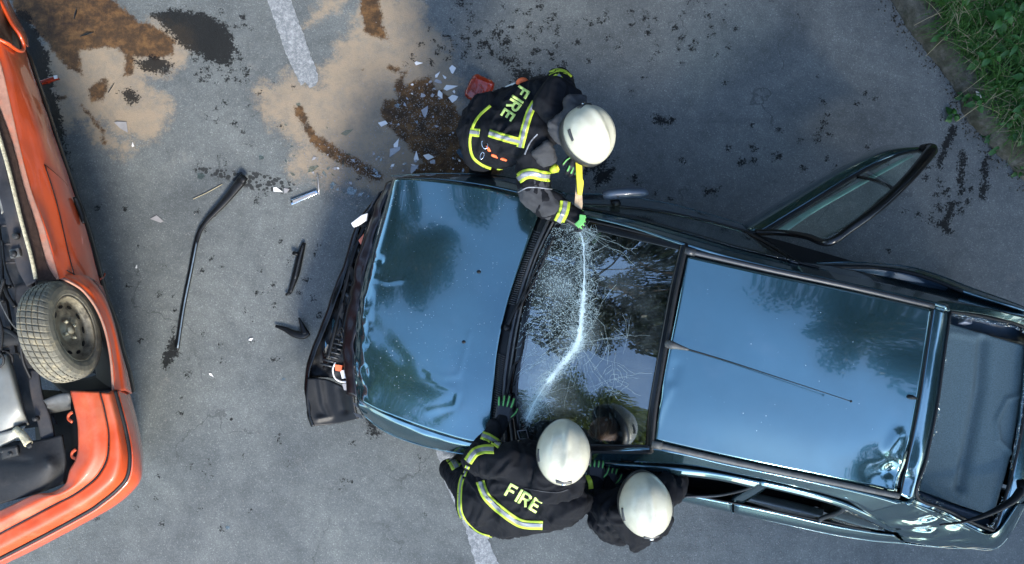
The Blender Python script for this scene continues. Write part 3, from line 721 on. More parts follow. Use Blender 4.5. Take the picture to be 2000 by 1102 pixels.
def shrub(label, x, y, h, r, seed):
    rnd = random.Random(seed); nr = np.random.default_rng(seed); t = thing('shrub', label, 'shrub', (x, y, 0), 'shrubs above the road')
    for k in range(5): tube('stem', [Vector((x, y, 0)), Vector((x + rnd.uniform(-.5, .5) * r, y + rnd.uniform(-.4, .4) * r, h * .5)), Vector((x + rnd.uniform(-.8, .8) * r, y + rnd.uniform(-.5, .5) * r, h * .85))], [.05, .03, .01], M['bark'], t, 5, 6)
    n = 9000; d = nr.normal(size=(n, 3)); d /= np.linalg.norm(d, axis=1)[:, None]; d *= nr.random((n, 1)) ** .33
    lump = 1 + .25 * np.sin(d[:, :1] * 7 + seed) * np.cos(d[:, 1:2] * 6)
    pts = np.abs(d * np.array([1, 1, 0])) * 0 + d * lump * np.array([r, r * .7, h * .5]) + np.array([x, y, h * .52]); pts[:, 2] = np.maximum(pts[:, 2], .05)
    a = nr.normal(size=(n, 3)); a /= np.linalg.norm(a, axis=1)[:, None]; b = np.cross(a, nr.normal(size=(n, 3))); b /= np.linalg.norm(b, axis=1)[:, None]; L = .13 * nr.uniform(.6, 1.2, (n, 1))
    V = np.stack([pts - a * L, pts + b * L * .5, pts + a * L, pts - b * L * .5], 1).reshape(-1, 3)
    me = bpy.data.meshes.new('foliage'); me.vertices.add(len(V)); me.vertices.foreach_set('co', V.ravel()); me.loops.add(n * 4); me.loops.foreach_set('vertex_index', np.arange(n * 4, dtype=np.int32)); me.polygons.add(n)
    me.polygons.foreach_set('loop_start', np.arange(0, n * 4, 4, dtype=np.int32)); me.update(calc_edges=True); me.materials.append(M['leaf_tree']); link('foliage', me, t)
for i, (x, y, h) in enumerate([(-4.0, 7.0, 4.5), (0.2, 6.6, 4.2), (3.8, 6.4, 5.0), (7.0, 5.0, 4.6), (8.6, 2.0, 4.2), (10.0, -1.5, 4.0)]):
    shrub(['leftmost shrub above the road', 'shrub above the road behind the sandy patch', 'tallest shrub above the sawing firefighter', 'shrub rising behind the bank', 'shrub right of the bank', 'rightmost shrub beyond the tail of the blue car'][i], x, y, h, 2.3, 40 + i)

# ------------------------------------------------------------------ the blue hatchback
def blue_car():
    T = thing('blue_hatchback', 'crashed dark blue five-door hatchback with shattered windscreen and open rear door', 'car', P(1300, 690, 0))
    pt, ps = M['paint'], M['paint_side']
    cen = P(1300, 690, .9)
    # ---- bonnet with crumpled nose
    lip = Surf([
        [(766, 350, .70), (738, 440, .71), (716, 520, .71), (700, 600, .71), (691, 680, .70), (697, 778, .67)],
        [(774, 349, .755), (749, 440, .775), (727, 525, .785), (712, 610, .785), (704, 690, .775), (708, 786, .73)],
        [(805, 349, .79), (785, 440, .825), (765, 535, .84), (750, 620, .84), (742, 710, .825), (745, 805, .765)],
        [(870, 354, .825), (852, 450, .875), (838, 550, .895), (822, 640, .895), (812, 730, .875), (815, 832, .80)],
        [(950, 366, .85), (938, 470, .915), (920, 570, .935), (905, 660, .935), (893, 755, .915), (890, 856, .835)],
        [(1062, 392, .88), (1022, 500, .94), (992, 590, .96), (972, 680, .96), (964, 765, .94), (957, 872, .87)]])
    def crumple(p):
        f = max(0, 1 - (p.x + 1.04) / 0.16) if p.x < -0.88 else 0
        return 0.030 * f * (noise.noise(p * 9) + 0.5 * noise.noise(p * 22))
    dents = ridge_fn([
        ([(832, 722), (868, 736), (897, 732), (903, 712), (918, 650)], .87, .0035, .011),
        ([(840, 735), (866, 752), (897, 764), (890, 790), (835, 806)], .86, .0032, .010),
        ([(838, 726), (868, 742), (900, 748), (896, 775), (850, 812)], .86, -.0025, .05),
        ([(700, 620), (735, 640), (790, 700)], .8, -.0025, .05),
        ([(715, 540), (760, 552), (790, 548)], .8, .004, .012),
        ([(722, 500), (745, 510)], .8, -.008, .02),], crumple)
    hood = patch('bonnet', None, M['paint_hood'], T, 90, 90, .012, dents, surf=lip)
    # bent bright front lip, rolled under
    patch('bonnet_lip', [[(766, 350, .70), (738, 440, .71), (716, 520, .71), (700, 600, .71), (691, 680, .70), (697, 778, .67)],
                         [(752, 358, .66), (719, 442, .66), (696, 522, .66), (680, 602, .65), (671, 682, .64), (676, 770, .62)],
                         [(757, 362, .56), (726, 444, .56), (702, 524, .56), (686, 604, .56), (674, 684, .55), (684, 768, .54)]], M['maroon'], T, 8, 60, .006,
          lambda p: Vector((0.02 * noise.noise(p * 11), 0, 0.018 * noise.noise(p * 14))))
    for (x, y) in ((935, 531), (906, 668)):
        c = lip.at(.80, .45 if y < 600 else .63)
        o = bm_obj('washer_nozzle', (lambda b: (bmesh.ops.create_uvsphere(b, u_segments=12, v_segments=6, radius=.014), bmesh.ops.scale(b, vec=(1, .8, .45), verts=b.verts), bmesh.ops.translate(b, vec=P(x, y, .938 if y < 600 else .935), verts=b.verts), b)[-1])(bmesh.new()), M['plastic'], T)
    # ---- front wings
    patch('front_wing', [[(766, 350, .69), (850, 349, .80), (950, 362, .84), (1062, 388, .875), (1105, 402, .90)],
                         [(764, 345, .62), (850, 343, .70), (950, 346, .73), (1040, 366, .76), (1100, 388, .80)],
                         [(762, 344, .50), (850, 339, .52), (950, 341, .54), (1040, 356, .55), (1105, 378, .60)]], ps, T, 12, 40, .008)
    patch('front_wing', [[(697, 779, .67), (745, 806, .765), (815, 834, .80), (890, 858, .835), (957, 874, .87), (1008, 884, .93)],
                         [(698, 792, .66), (750, 822, .73), (815, 848, .77), (880, 868, .80), (957, 884, .83), (1010, 895, .86)],
                         [(706, 808, .58), (752, 843, .62), (812, 867, .66), (870, 881, .70), (940, 893, .72), (1020, 910, .72)]], ps, T, 16, 50, .008,
          lambda p: Vector((0, 0, .006 * noise.noise(p * 12))))
    # ---- side skins down to the sills
    top_side = PP([(762, 344, .50), (850, 339, .52), (950, 341, .54), (1040, 356, .55), (1105, 378, .60)])
    skirt('front_wing_side', top_side, .28, ps, T, .03, cen)
    skirt('front_wing_side', PP([(706, 808, .58), (752, 843, .62), (812, 867, .66), (870, 881, .70), (940, 893, .72), (1020, 910, .72)]), .28, ps, T, .03, cen)
    # doors closed: upper front, lower front, lower rear
    patch('front_door', [[(1105, 401, .92), (1200, 402, .93), (1300, 414, .94), (1380, 432, .94), (1470, 456, .94)],
                         [(1102, 389, .82), (1200, 392, .82), (1300, 405, .82), (1380, 424, .82), (1464, 447, .82)],
                         [(1105, 378, .60), (1200, 381, .60), (1300, 396, .60), (1380, 417, .60), (1458, 440, .60)]], ps, T, 12, 40, .01)
    skirt('front_door_side', PP([(1105, 378, .60), (1200, 381, .60), (1300, 396, .60), (1380, 417, .60), (1458, 440, .60)]), .22, ps, T, .05, cen)
    low = [(1150, 925, .93), (1240, 946, .935), (1335, 966, .94), (1430, 984, .94), (1520, 1003, .94), (1620, 1026, .94), (1700, 1040, .93), (1745, 1046, .92)]
    mid = [(1145, 937, .87), (1240, 960, .87), (1335, 980, .87), (1430, 1001, .87), (1520, 1020, .87), (1620, 1041, .87), (1700, 1053, .86), (1760, 1058, .85)]
    bot = [(1145, 936, .75), (1240, 959, .75), (1335, 980, .75), (1430, 1001, .75), (1520, 1021, .75), (1620, 1043, .75), (1700, 1056, .75), (1770, 1062, .74)]
    patch('front_door', [low[:4], mid[:4], bot[:4]], ps, T, 12, 30, .01)
    patch('rear_door', [low[3:8], mid[3:8], bot[3:8]], ps, T, 12, 30, .01, v0=.01)
    skirt('front_door_side', PP(bot[:4]), .22, ps, T, .05, cen)
    skirt('rear_door_side', PP(bot[3:8]), .22, ps, T, .05, cen)
    tube('door_seal', PP([(1150, 922, .95), (1335, 963, .955), (1520, 1000, .955), (1700, 1037, .945)]), .006, M['rubber'], T, 6, 40)
    # gap filler between wing and lower front door (door shut line)
    patch('door_shut', [[(1008, 884, .93), (1080, 902, .93), (1150, 922, .93)], [(1010, 895, .86), (1080, 916, .87), (1145, 935, .87)], [(1020, 910, .72), (1080, 922, .74), (1145, 934, .75)]], ps, T, 8, 12, .01)
    # ---- quarter panels
    patch('rear_quarter', [[(1562, 514, 1.30), (1640, 536, 1.30), (1740, 562, 1.26), (1850, 590, 1.20), (2006, 628, .98)],
                           [(1566, 512, 1.22), (1645, 530, 1.18), (1745, 553, 1.10), (1862, 577, .98), (2010, 616, .86)],
                           [(1572, 512, 1.12), (1655, 526, 1.05), (1765, 545, .92), (1880, 568, .82), (2014, 606, .72)]], ps, T, 10, 50, .01)
    ring = [(1596, 514, .84), (1650, 512, .87), (1710, 514, .88), (1775, 521, .88), (1830, 536, .87), (1900, 563, .86), (1965, 586, .84), (2016, 606, .82)]
    ring2 = [(1590, 517, .90), (1650, 518, .94), (1710, 520, .95), (1772, 529, .95), (1825, 545, .94), (1880, 567, .95), (1960, 592, .92), (2014, 608, .86)]
    patch('wheel_arch_panel', [ring2, ring], ps, T, 4, 50, .02)
    skirt('rear_quarter_side', PP(ring), .25, ps, T, .05, cen)
    tube('door_aperture_seal', PP([(a, b + 3, c) for a, b, c in ring2[:6]]), .011, M['rubber'], T, 6, 50)
    # inner arch seen in the open door
    patch('inner_arch', [[(1640, 524, .86), (1700, 526, .88), (1770, 534, .88), (1850, 560, .88)], [(1640, 552, .62), (1710, 560, .72), (1780, 572, .80), (1850, 590, .82)]],
          simple('blue_inner_panel', (0.02, .05, .085), .5), T, 10, 20, .01, lambda p: Vector((0, 0, .03 * noise.noise(p * 6))))
    tube('seat_belt_reel', PP([(1748, 545, .9), (1752, 560, .9)]), .03, M['gutter'], T, 8)
    # crumpled lower rear corner
    def crush(p):
        c = P(1830, 1010, 1.1); d = (p - c).xy.length
        f = math.exp(-(d / 0.38) ** 2)
        n1 = noise.noise(p * 5.5 + Vector((3, 1, 0))); n2 = noise.noise(p * 17)
        return Vector((0, 0, f * (-.035 * (1 - abs(n1) * 2.2) + .003 * (abs(n2) * 2 - .4))))
    patch('rear_quarter', [[(1646, 972, 1.345), (1765, 982, 1.33), (1800, 990, 1.28), (1870, 1018, 1.12), (1940, 1044, .99), (1990, 985, .96)],
                           [(1690, 1000, 1.24), (1775, 1012, 1.18), (1815, 1022, 1.12), (1880, 1038, 1.02), (1950, 1056, .93), (2003, 985, .90)],
                           [(1752, 1040, .96), (1800, 1050, .93), (1840, 1058, .90), (1890, 1062, .88), (1955, 1064, .85), (2010, 975, .84)],
                           [(1765, 1058, .80), (1805, 1065, .78), (1840, 1069, .77), (1890, 1071, .77), (1955, 1064, .77), (2012, 970, .77)]], pt, T, 70, 80, .008, crush)
    skirt('rear_quarter_side', PP([(1765, 1061, .75), (1805, 1066, .76), (1840, 1069, .77), (1890, 1071, .77), (1955, 1065, .77), (2012, 970, .77)]), .25, ps, T, .04, cen)
    # ---- roof
    def roofdent(p):
        c = P(1745, 930, 1.38); d = (p - c).xy.length
        return Vector((0, 0, math.exp(-(d / .13) ** 2) * (-.030 + .022 * noise.noise(p * 12)) ))
    roof_d = ridge_fn([([(1308, 755), (1290, 795), (1280, 825)], 1.4, .006, .015), ([(1312, 740), (1318, 715)], 1.4, -.006, .03), ([(1735, 880), (1752, 850)], 1.4, .012, .03)])
    roof = Surf([[(1343, 499, 1.395), (1326, 590, 1.425), (1308, 680, 1.432), (1292, 770, 1.425), (1279, 861, 1.395)],
                 [(1500, 534, 1.415), (1478, 625, 1.45), (1458, 715, 1.458), (1440, 810, 1.45), (1425, 894, 1.415)],
                 [(1660, 567, 1.41), (1640, 655, 1.44), (1620, 745, 1.448), (1602, 845, 1.44), (1590, 928, 1.41)],
                 [(1820, 604, 1.375), (1808, 690, 1.40), (1794, 780, 1.405), (1775, 880, 1.40), (1756, 962, 1.375)]])
    patch('roof', None, pt, T, 70, 60, .01, lambda p: roofdent(p) + roof_d(p), surf=roof)
    for nm, a, m_ in (('roof_gutter', [(1341, 490, 1.40), (1500, 526, 1.42), (1660, 560, 1.415), (1824, 598, 1.375)], M['trim']),
                      ('roof_gutter', [(1276, 868, 1.40), (1425, 901, 1.42), (1590, 935, 1.415), (1756, 969, 1.375)], M['gutter'])):
        g_ = tube(nm, PP(a), .016, m_, T, 8, 40, flat=.7)
        q = PP(a); e = (q[1] - q[0]).normalized()
        tube('end_clip', [q[0] - e * .01, q[0] + e * .05], .022, m_, g_, 8, flat=.6)
    # ---- cant rails and pillars
    ri = [(1098, 410, .985), (1225, 440, 1.21), (1343, 478, 1.395), (1450, 508, 1.412), (1600, 541, 1.412), (1824, 591, 1.37), (1850, 604, 1.34)]
    ro = [(1090, 399, .92), (1225, 424, 1.12), (1343, 456, 1.28), (1450, 487, 1.31), (1600, 525, 1.30), (1824, 576, 1.24), (1875, 596, 1.18)]
    patch('cant_rail', [ri, ro], ps, T, 8, 70, .02)
    tube('rail_chrome_edge', PP([(a, b - 2, c + .002) for a, b, c in ro[:5]]), .007, M['rubber'], T, 6, 50)
    ri2 = [(1012, 876, .985), (1145, 885, 1.19), (1276, 878, 1.395), (1425, 909, 1.412), (1590, 943, 1.41), (1700, 967, 1.38), (1762, 984, 1.345)]
    ro2 = [(1008, 890, .955), (1150, 899, 1.16), (1335, 908, 1.34), (1440, 926, 1.36), (1560, 952, 1.355), (1660, 980, 1.32), (1700, 1001, 1.25)]
    patch('cant_rail', [ri2, ro2], ps, T, 8, 70, .02)
    # door frames, lower side
    patch('door_frame', [[(1150, 903, 1.12), (1300, 914, 1.30), (1400, 926, 1.335), (1492, 944, 1.335)], [(1150, 910, 1.08), (1300, 926, 1.27), (1400, 938, 1.30), (1475, 955, 1.30)]], ps, T, 3, 30, .02)
    patch('door_frame', [[(1486, 941, 1.34), (1560, 957, 1.335), (1640, 980, 1.30), (1700, 1008, 1.20), (1752, 1040, .98)], [(1484, 950, 1.32), (1560, 968, 1.31), (1638, 990, 1.27), (1692, 1015, 1.17), (1738, 1038, .98)]], ps, T, 3, 40, .02)
    patch('centre_pillar', [[(1484, 945, 1.33), (1452, 966, 1.12), (1428, 978, .95)], [(1502, 950, 1.33), (1478, 968, 1.12), (1450, 984, .95)]], ps, T, 3, 12, .03)
    tube('quarter_divider', PP([(1652, 986, 1.27), (1640, 1000, 1.12), (1606, 1012, .98), (1600, 1018, .96)]), .014, M['trim'], T, 8, 14)
    tube('window_seal', PP([(1335, 970, .96), (1400, 968, 1.02), (1450, 958, 1.18), (1480, 946, 1.3)]), .009, M['trim'], T, 6, 24)
    patch('quarter_window', [[(1652, 992, 1.24), (1690, 1014, 1.15), (1728, 1034, .99)], [(1612, 1015, .97), (1670, 1030, .965), (1728, 1038, .96)]], M['glass'], T, 4, 8, .004)
    patch('door_lining', [[(1436, 968, .90), (1520, 988, .90), (1605, 1008, .90)], [(1450, 958, .70), (1530, 975, .70), (1610, 995, .70)]], M['inner_light'], T, 4, 12, .01)
    patch('door_lining', [[(1620, 1006, .93), (1670, 1022, .93), (1715, 1034, .93)], [(1625, 1000, .88), (1680, 1012, .88), (1715, 1024, .90)]], M['inner_light'], T, 4, 12, .01)
    # upper side front door glass and its frame
    patch('door_window', [[(1130, 405, 1.0), (1225, 424, 1.16), (1343, 456, 1.32), (1450, 486, 1.345), (1552, 509, 1.335)], [(1128, 400, .95), (1210, 404, .95), (1300, 415, .955), (1390, 434, .955), (1475, 457, .955)]], M['glass'], T, 10, 40, .004)
    tube('door_seal', PP([(1128, 399, .955), (1210, 403, .955), (1300, 414, .96), (1390, 433, .96), (1475, 456, .96)]), .007, M['rubber'], T, 6, 40)
    patch('centre_pillar', [[(1473, 455, .95), (1515, 478, 1.16), (1562, 513, 1.335)], [(1450, 449, .95), (1498, 474, 1.16), (1545, 508, 1.335)]], M['plastic_gloss'], T, 4, 16, .02)
    tube('window_seal', PP([(1440, 452, .96), (1485, 474, 1.13), (1534, 504, 1.33)]), .006, M['rubber'], T, 6, 16)
    # ---- windscreen
    ws = Surf([[(1093, 418, .965), (1050, 505, .975), (1022, 600, .985), (1005, 695, .985), (997, 780, .975), (1008, 876, .965)],
               [(1218, 447, 1.19), (1186, 535, 1.215), (1162, 625, 1.225), (1146, 712, 1.225), (1135, 795, 1.215), (1140, 882, 1.19)],
               [(1341, 477, 1.385), (1322, 562, 1.408), (1306, 650, 1.415), (1292, 728, 1.415), (1280, 800, 1.408), (1272, 884, 1.385)]])
    W = patch('windscreen', None, M['glass_ws'], T, 40, 60, .004, surf=ws)
    mp_ = [P(x, y, 1.1 if x > 1100 else 1.02) for x, y in ((1126, 440), (1141, 520), (1137, 610), (1125, 680), (1070, 745), (1035, 805), (1028, 822))]
    fa = W.data.attributes.new('frost', 'FLOAT', 'POINT'); ow = WORLD[W.name]
    for i, v_ in enumerate(W.data.vertices):
        p = v_.co + ow; best = 9
        for a, b in zip(mp_[:-1], mp_[1:]):
            ab = (b - a).xy; ap = (p - a).xy; t = min(max(ap.dot(ab) / ab.dot(ab), 0), 1); dd = ap - ab * t
            best = min(best, dd.length * (1.0 if dd.x < 0 else 2.4))
        fa.data[i].value =   .30 * math.exp(-(best / .05) ** 2) + .46 * math.exp(-(best / .24) ** 2) + .09
    for nm, a in (('frit_band', (0.955, 1, 0, 1)), ('frit_band', (0, 1, 0, .035)), ('frit_band', (0, 1, .965, 1)), ('frit_band', (0, .05, 0, 1))):
        patch(nm, None, M['plastic_gloss'], W, 30 if a[1] - a[0] > .5 else 3, 60 if a[3] - a[2] > .5 else 3, .002, surf=ws, u0=a[0], u1=a[1], v0=a[2], v1=a[3], off=.004 + .0012 * (nm == 'x') + a[2] * .001 + a[0] * .0005)
    tube('windscreen_seal', [ws.at(1, v / 30) + Vector((0, 0, .003)) for v in range(31)], .012, M['rubber'], W, 6)
    tube('windscreen_seal', [ws.at(u / 30, 1) for u in range(31)], .009, M['rubber'], W, 6)
    tube('windscreen_seal', [ws.at(u / 30, 0) for u in range(31)], .009, M['rubber'], W, 6)
    # cracks: the cut line, its crushed fringe and star cracks
    bv = BVHTree.FromPolygons([ws.at(i / 30, j / 30) for i in range(31) for j in range(31)], [(i * 31 + j, (i + 1) * 31 + j, (i + 1) * 31 + j + 1, i * 31 + j + 1) for i in range(30) for j in range(30)])
    def hit(px, py):
        d = ray(px, py).normalized(); h = bv.ray_cast(CAMP, d)
        return (h[0] - d * .006) if h[0] else None
    V = []; F = []
    def stroke(pts, w):
        q = [hit(*p) for p in pts]; q = [p for p in q if p is not None]
        for a, b in zip(q[:-1], q[1:]):
            t = (b - a)
            if t.length < 1e-5: continue
            s = t.cross(Vector((-.4, 0, .9))).normalized() * w * .5; i0 = len(V)
            V.extend([a - s, a + s, b + s, b - s]); F.append((i0, i0 + 1, i0 + 2, i0 + 3))
    rnd = random.Random(5)
    main = [(1126, 440), (1138, 470), (1141, 520), (1140, 570), (1137, 610), (1131, 660), (1120, 685), (1095, 715), (1070, 745), (1048, 780), (1035, 805), (1028, 822)]
    def jit(pl, n, s):
        q = path([Vector((a, b, 0)) for a, b in pl], n); return [(p.x + rnd.gauss(0, s), p.y + rnd.gauss(0, s)) for p in q]
    MV, MF = V, F; V = []; F = []
    for k in range(4): stroke(jit(main, 120, .8), .0022)
    for k in range(3): stroke(jit(main, 90, 2.6), .0010)
    for k in range(10): stroke(jit(main[3:9], 120, 3.2), .0014)
    mesh('cut_edge', V, F, M['cut'], W, False)['kind'] = 'stuff'
    V = []; F = []
    for k in range(2600):
        c = cr([Vector((a, b, 0)) for a, b in main], rnd.random()); sc = 22 if c.y < 640 else 8
        x, y = c.x + rnd.gauss(2, sc * .55), c.y + rnd.gauss(0, 6); a = rnd.uniform(0, 6.28); l = rnd.uniform(2, 9)
        pts = [(x, y)]
        for s in range(3):
            a += rnd.gauss(0, .35); pts.append((pts[-1][0] + math.cos(a) * l * .5, pts[-1][1] + math.sin(a) * l * .5))
        stroke(pts, rnd.uniform(.0004, .0010))
    for (cx, cy, n, l0, l1, w) in ((1131, 672, 26, 40, 150, .0007), (1200, 740, 10, 20, 75, .0006), (1140, 450, 24, 20, 130, .0007), (1060, 770, 14, 20, 60, .0007), (1225, 660, 6, 20, 60, .0006)):
        for k in range(n):
            a = rnd.uniform(0, 6.28); l = rnd.uniform(l0, l1); pts = []
            for s in range(10):
                pts.append((cx + math.cos(a) * l * s / 9, cy + math.sin(a) * l * s / 9)); a += rnd.gauss(0, .03)
            stroke(pts, w * rnd.uniform(.6, 1.2))
    for (cx, cy, nr_, st) in ((1131, 672, 5, 13), (1140, 452, 4, 12), (1200, 740, 3, 9), (1142, 560, 4, 10)):
        for r_ in range(nr_):
            n_ = rnd.randint(9, 14); pts = []
            for s_ in range(n_ + 1):
                a = s_ / n_ * 6.283; rr = st * (r_ + 1) * rnd.uniform(.85, 1.15); pts.append((cx + math.cos(a) * rr, cy + math.sin(a) * rr))
            for a, b in zip(pts[:-1], pts[1:]):
                if rnd.random() < .65: stroke([a, b], .0008)
    for k in range(2600):   # fine frosting left of the cut
        x = rnd.gauss(1078, 34); y = rnd.uniform(445, 660)
        if x > 1135 - 0: continue
        stroke([(x, y), (x + rnd.gauss(0, 1.2), y + rnd.gauss(0, 1.2))], rnd.uniform(.0008, .0020))
    for k in range(36):
        y = rnd.uniform(640, 830); x = rnd.uniform(1000, 1060); stroke(jit([(x, y), (x + 15, y - 14), (x + 32, y - 22)], 6, 1.5), .0009)
    c_ = mesh('crack_lines', V, F, M['crack'], W, False); c_['kind'] = 'stuff'
    # ---- scuttle, vent slats, wipers
    cs = Surf([[(1062, 400, .875), (1022, 502, .925), (992, 592, .945), (972, 682, .945), (964, 767, .925), (957, 874, .865)],
               [(1093, 418, .955), (1050, 505, .965), (1022, 600, .975), (1005, 695, .975), (997, 780, .965), (1008, 876, .955)]])
    K = patch('scuttle_panel', None, M['plastic'], T, 4, 50, .02, surf=cs)
    def vent(v0, v1, n):
        for i in range(n):
            v = v0 + (v1 - v0) * i / (n - 1)
            a = cs.at(.06, v) + Vector((0, 0, .008)); b = cs.at(.50, v) + Vector((0, 0, .012))
            me = SL.get('m')
            tube('slat', [a, b], .0040, M['trim'], K, 4, flat=1.6)
    SL = {}
    vent(.10, .40, 34); vent(.62, .92, 32)
    tube('scuttle_edge', [cs.at(.62, v / 30) + Vector((0, 0, .01)) for v in range(31)], .012, M['trim'], K, 6)
    tube('scuttle_edge', [cs.at(.88, v / 30) + Vector((0, 0, .012)) for v in range(31)], .007, M['gutter'], K, 6)
    for nm, pts in (('wiper', [(990, 640, .985), (1003, 612, 1.0), (1022, 575, 1.0), (1040, 540, 1.0), (1072, 478, 1.01)]), ('wiper', [(985, 812, .98), (992, 760, .995), (1003, 715, 1.005), (1016, 700, 1.01), (1024, 650, 1.02)])):
        w_ = tube(nm, PP(pts), [.012, .010, .007, .006, .005], M['plastic'], T, 6, 30)
        q = P(*pts[0]); bm = bmesh.new(); bmesh.ops.create_cone(bm, cap_ends=True, segments=14, radius1=.022, radius2=.018, depth=.03); bmesh.ops.translate(bm, vec=q, verts=bm.verts); bm_obj('wiper_pivot', bm, M['plastic'], w_)
        q2 = PP(pts)
        tube('wiper_blade', [q2[1] + Vector((.03, .02, .0)), q2[3] + Vector((.025, 0, 0)), q2[4] + Vector((.03, .05, .0))], .006, M['rubber'], w_, 5, 20)
    # ---- antenna
    A = tube('aerial', PP([(1322, 676, 1.475), (1420, 705, 1.50), (1540, 744, 1.55), (1662, 784, 1.60)]), [.0045, .0032, .0026, .0022], M['plastic'], T, 6, 24)
    tube('aerial_foot', PP([(1302, 671, 1.437), (1312, 674, 1.462), (1324, 677, 1.47), (1345, 683, 1.482)]), [.022, .024, .015, .006], M['gutter'], A, 10, 12, flat=.8)
    bm = bmesh.new(); bmesh.ops.create_uvsphere(bm, u_segments=8, v_segments=6, radius=.007); bmesh.ops.translate(bm, vec=P(1662, 784, 1.60), verts=bm.verts); bm_obj('aerial_tip', bm, M['plastic'], A)
    tube('roof_nub', PP([(1772, 775, 1.405), (1781, 776, 1.42), (1792, 779, 1.402)]), [.008, .014, .004], M['plastic'], T, 8, 8)
    # ---- tailgate frame (top strip, sides), broken rear window
    tg = Surf([[(1826, 600, 1.362), (1812, 690, 1.39), (1799, 780, 1.395), (1779, 885, 1.39), (1762, 968, 1.362)],
               [(1842, 606, 1.345), (1829, 692, 1.372), (1816, 785, 1.376), (1798, 890, 1.37), (1778, 975, 1.345)],
               [(1853, 610, 1.31), (1844, 695, 1.33), (1832, 790, 1.335), (1810, 895, 1.33), (1789, 972, 1.31)]])
    patch('tailgate', None, ps, T, 14, 60, .02, roofdent, surf=tg)
    tube('tailgate_gap', PP([(1822, 600, 1.368), (1809, 690, 1.396), (1796, 780, 1.40), (1777, 880, 1.396), (1759, 966, 1.368)]), .005, M['rubber'], T, 5, 50)
    patch('tailgate_side', [[(1828, 590, 1.35), (1850, 588, 1.30), (1930, 602, 1.13), (2012, 622, .95)], [(1832, 604, 1.35), (1856, 608, 1.31), (1930, 618, 1.14), (2008, 640, .96)]], ps, T, 6, 30, .02)
    patch('tailgate_side', [[(1789, 972, 1.31), (1850, 1001, 1.16), (1925, 1036, .98), (1952, 1030, .95)], [(1770, 985, 1.33), (1845, 1018, 1.14), (1930, 1048, .97), (1962, 1036, .94)]], ps, T, 6, 30, .02, crush)
    patch('tailgate_lower', [[(2008, 640, .96), (2003, 740, .98), (1990, 850, .98), (1972, 950, .97), (1946, 1034, .95)], [(2022, 640, .93), (2022, 740, .94), (2012, 860, .94), (1997, 960, .93), (1966, 1040, .92)],
                             [(2035, 640, .85), (2040, 740, .85), (2030, 860, .85), (2010, 965, .85), (1970, 1052, .85)]], ps, T, 10, 40, .02)
    skirt('rear_bumper', PP([(2030, 640, .82), (2038, 740, .82), (2028, 860, .82), (2012, 962, .78)]), .28, M['plastic'], T, .0, cen)
    shelf = Surf([[(1852, 632, .93), (1838, 740, .93), (1820, 850, .93), (1796, 958, .93)], [(1930, 655, .93), (1915, 765, .93), (1895, 875, .93), (1868, 985, .93)], [(2003, 676, .93), (1992, 785, .93), (1972, 895, .93), (1940, 1008, .93)]])
    shd = ridge_fn([([(1922, 668), (1915, 760), (1893, 870), (1878, 950)], .93, -.045, .036), ([(2000, 772), (1965, 780), (1945, 820), (1950, 860), (1975, 885)], .93, .018, .014), ([(1860, 650), (1910, 660)], .93, .01, .02)])
    patch('parcel_shelf', None, M['carpet'], T, 60, 80, .015, shd, surf=shelf)
    patch('boot_trim', [[(1852, 612, .86), (1900, 618, .86), (2005, 640, .86)], [(1852, 645, .80), (1900, 652, .80), (2005, 680, .80)]], simple('boot_side_trim', (.02, .04, .06), .4), T, 4, 10, .01)
    patch('boot_trim', [[(1790, 955, .86), (1860, 985, .86), (1945, 1012, .86)], [(1790, 990, .84), (1860, 1020, .84), (1935, 1045, .84)]], simple('boot_side_trim', (.02, .04, .06), .4), T, 4, 10, .01)
    o = mesh('rag', [P(1885 + 14 * math.cos(a) * (1 + .3 * math.sin(5 * a)), 628 + 8 * math.sin(a), .90 + .02 * math.sin(3 * a)) for a in [k * .5236 for k in range(12)]] + [P(1885, 628, .95)], [(k, (k + 1) % 12, 12) for k in range(12)], M['silver'], T)
    # ragged remains of the rear window round its frame
    V = []; F = []; edge = PP([(1856, 614, 1.30), (1844, 700, 1.33), (1832, 790, 1.335), (1811, 893, 1.33), (1792, 966, 1.305), (1850, 993, 1.17), (1925, 1028, 1.0), (1945, 1020, .97), (1975, 920, .98), (1996, 820, .99), (2005, 720, .99), (2004, 648, .97), (1930, 624, 1.14), (1856, 612, 1.30)])
    ep = path(edge, 420); cc = P(1900, 820, 1.14)
    for i, p in enumerate(ep):
        if noise.noise(p * 4) < -.12: continue
        for k in range(4):
            d = (cc - p).normalized(); q = p + d * rnd.uniform(-.004, .02) + Vector((rnd.gauss(0, .004), rnd.gauss(0, .004), rnd.uniform(-.004, .004))); r = rnd.uniform(.003, .009); i0 = len(V); a0 = rnd.uniform(0, 6.28)
            for j in range(4): V.append(q + Vector((math.cos(a0 + j * 1.57) * r, math.sin(a0 + j * 1.57) * r, rnd.uniform(-.003, .003))))
            V.append(q + Vector((0, 0, .005)))
            F += [(i0 + j, i0 + (j + 1) % 4, i0 + 4) for j in range(4)]
    o = mesh('rear_window_remains', V, F, M['glass_shard'], T, False); o['kind'] = 'stuff'
    tube('rear_window_seal', [p + Vector((0, 0, .004)) - (cc - p).normalized() * .01 for p in path(edge, 160)], .009, M['rubber'], T, 6)
    rw = tube('rear_wiper', PP([(1995, 958, 1.05), (1975, 980, 1.08), (1925, 1006, 1.12), (1878, 1020, 1.14), (1836, 1025, 1.17)]), [.026, .022, .015, .008, .005], M['plastic'], T, 8, 30)
    tube('rear_wiper_pivot', PP([(1996, 940, 1.02), (1999, 965, 1.06)]), .03, M['plastic'], rw, 10)
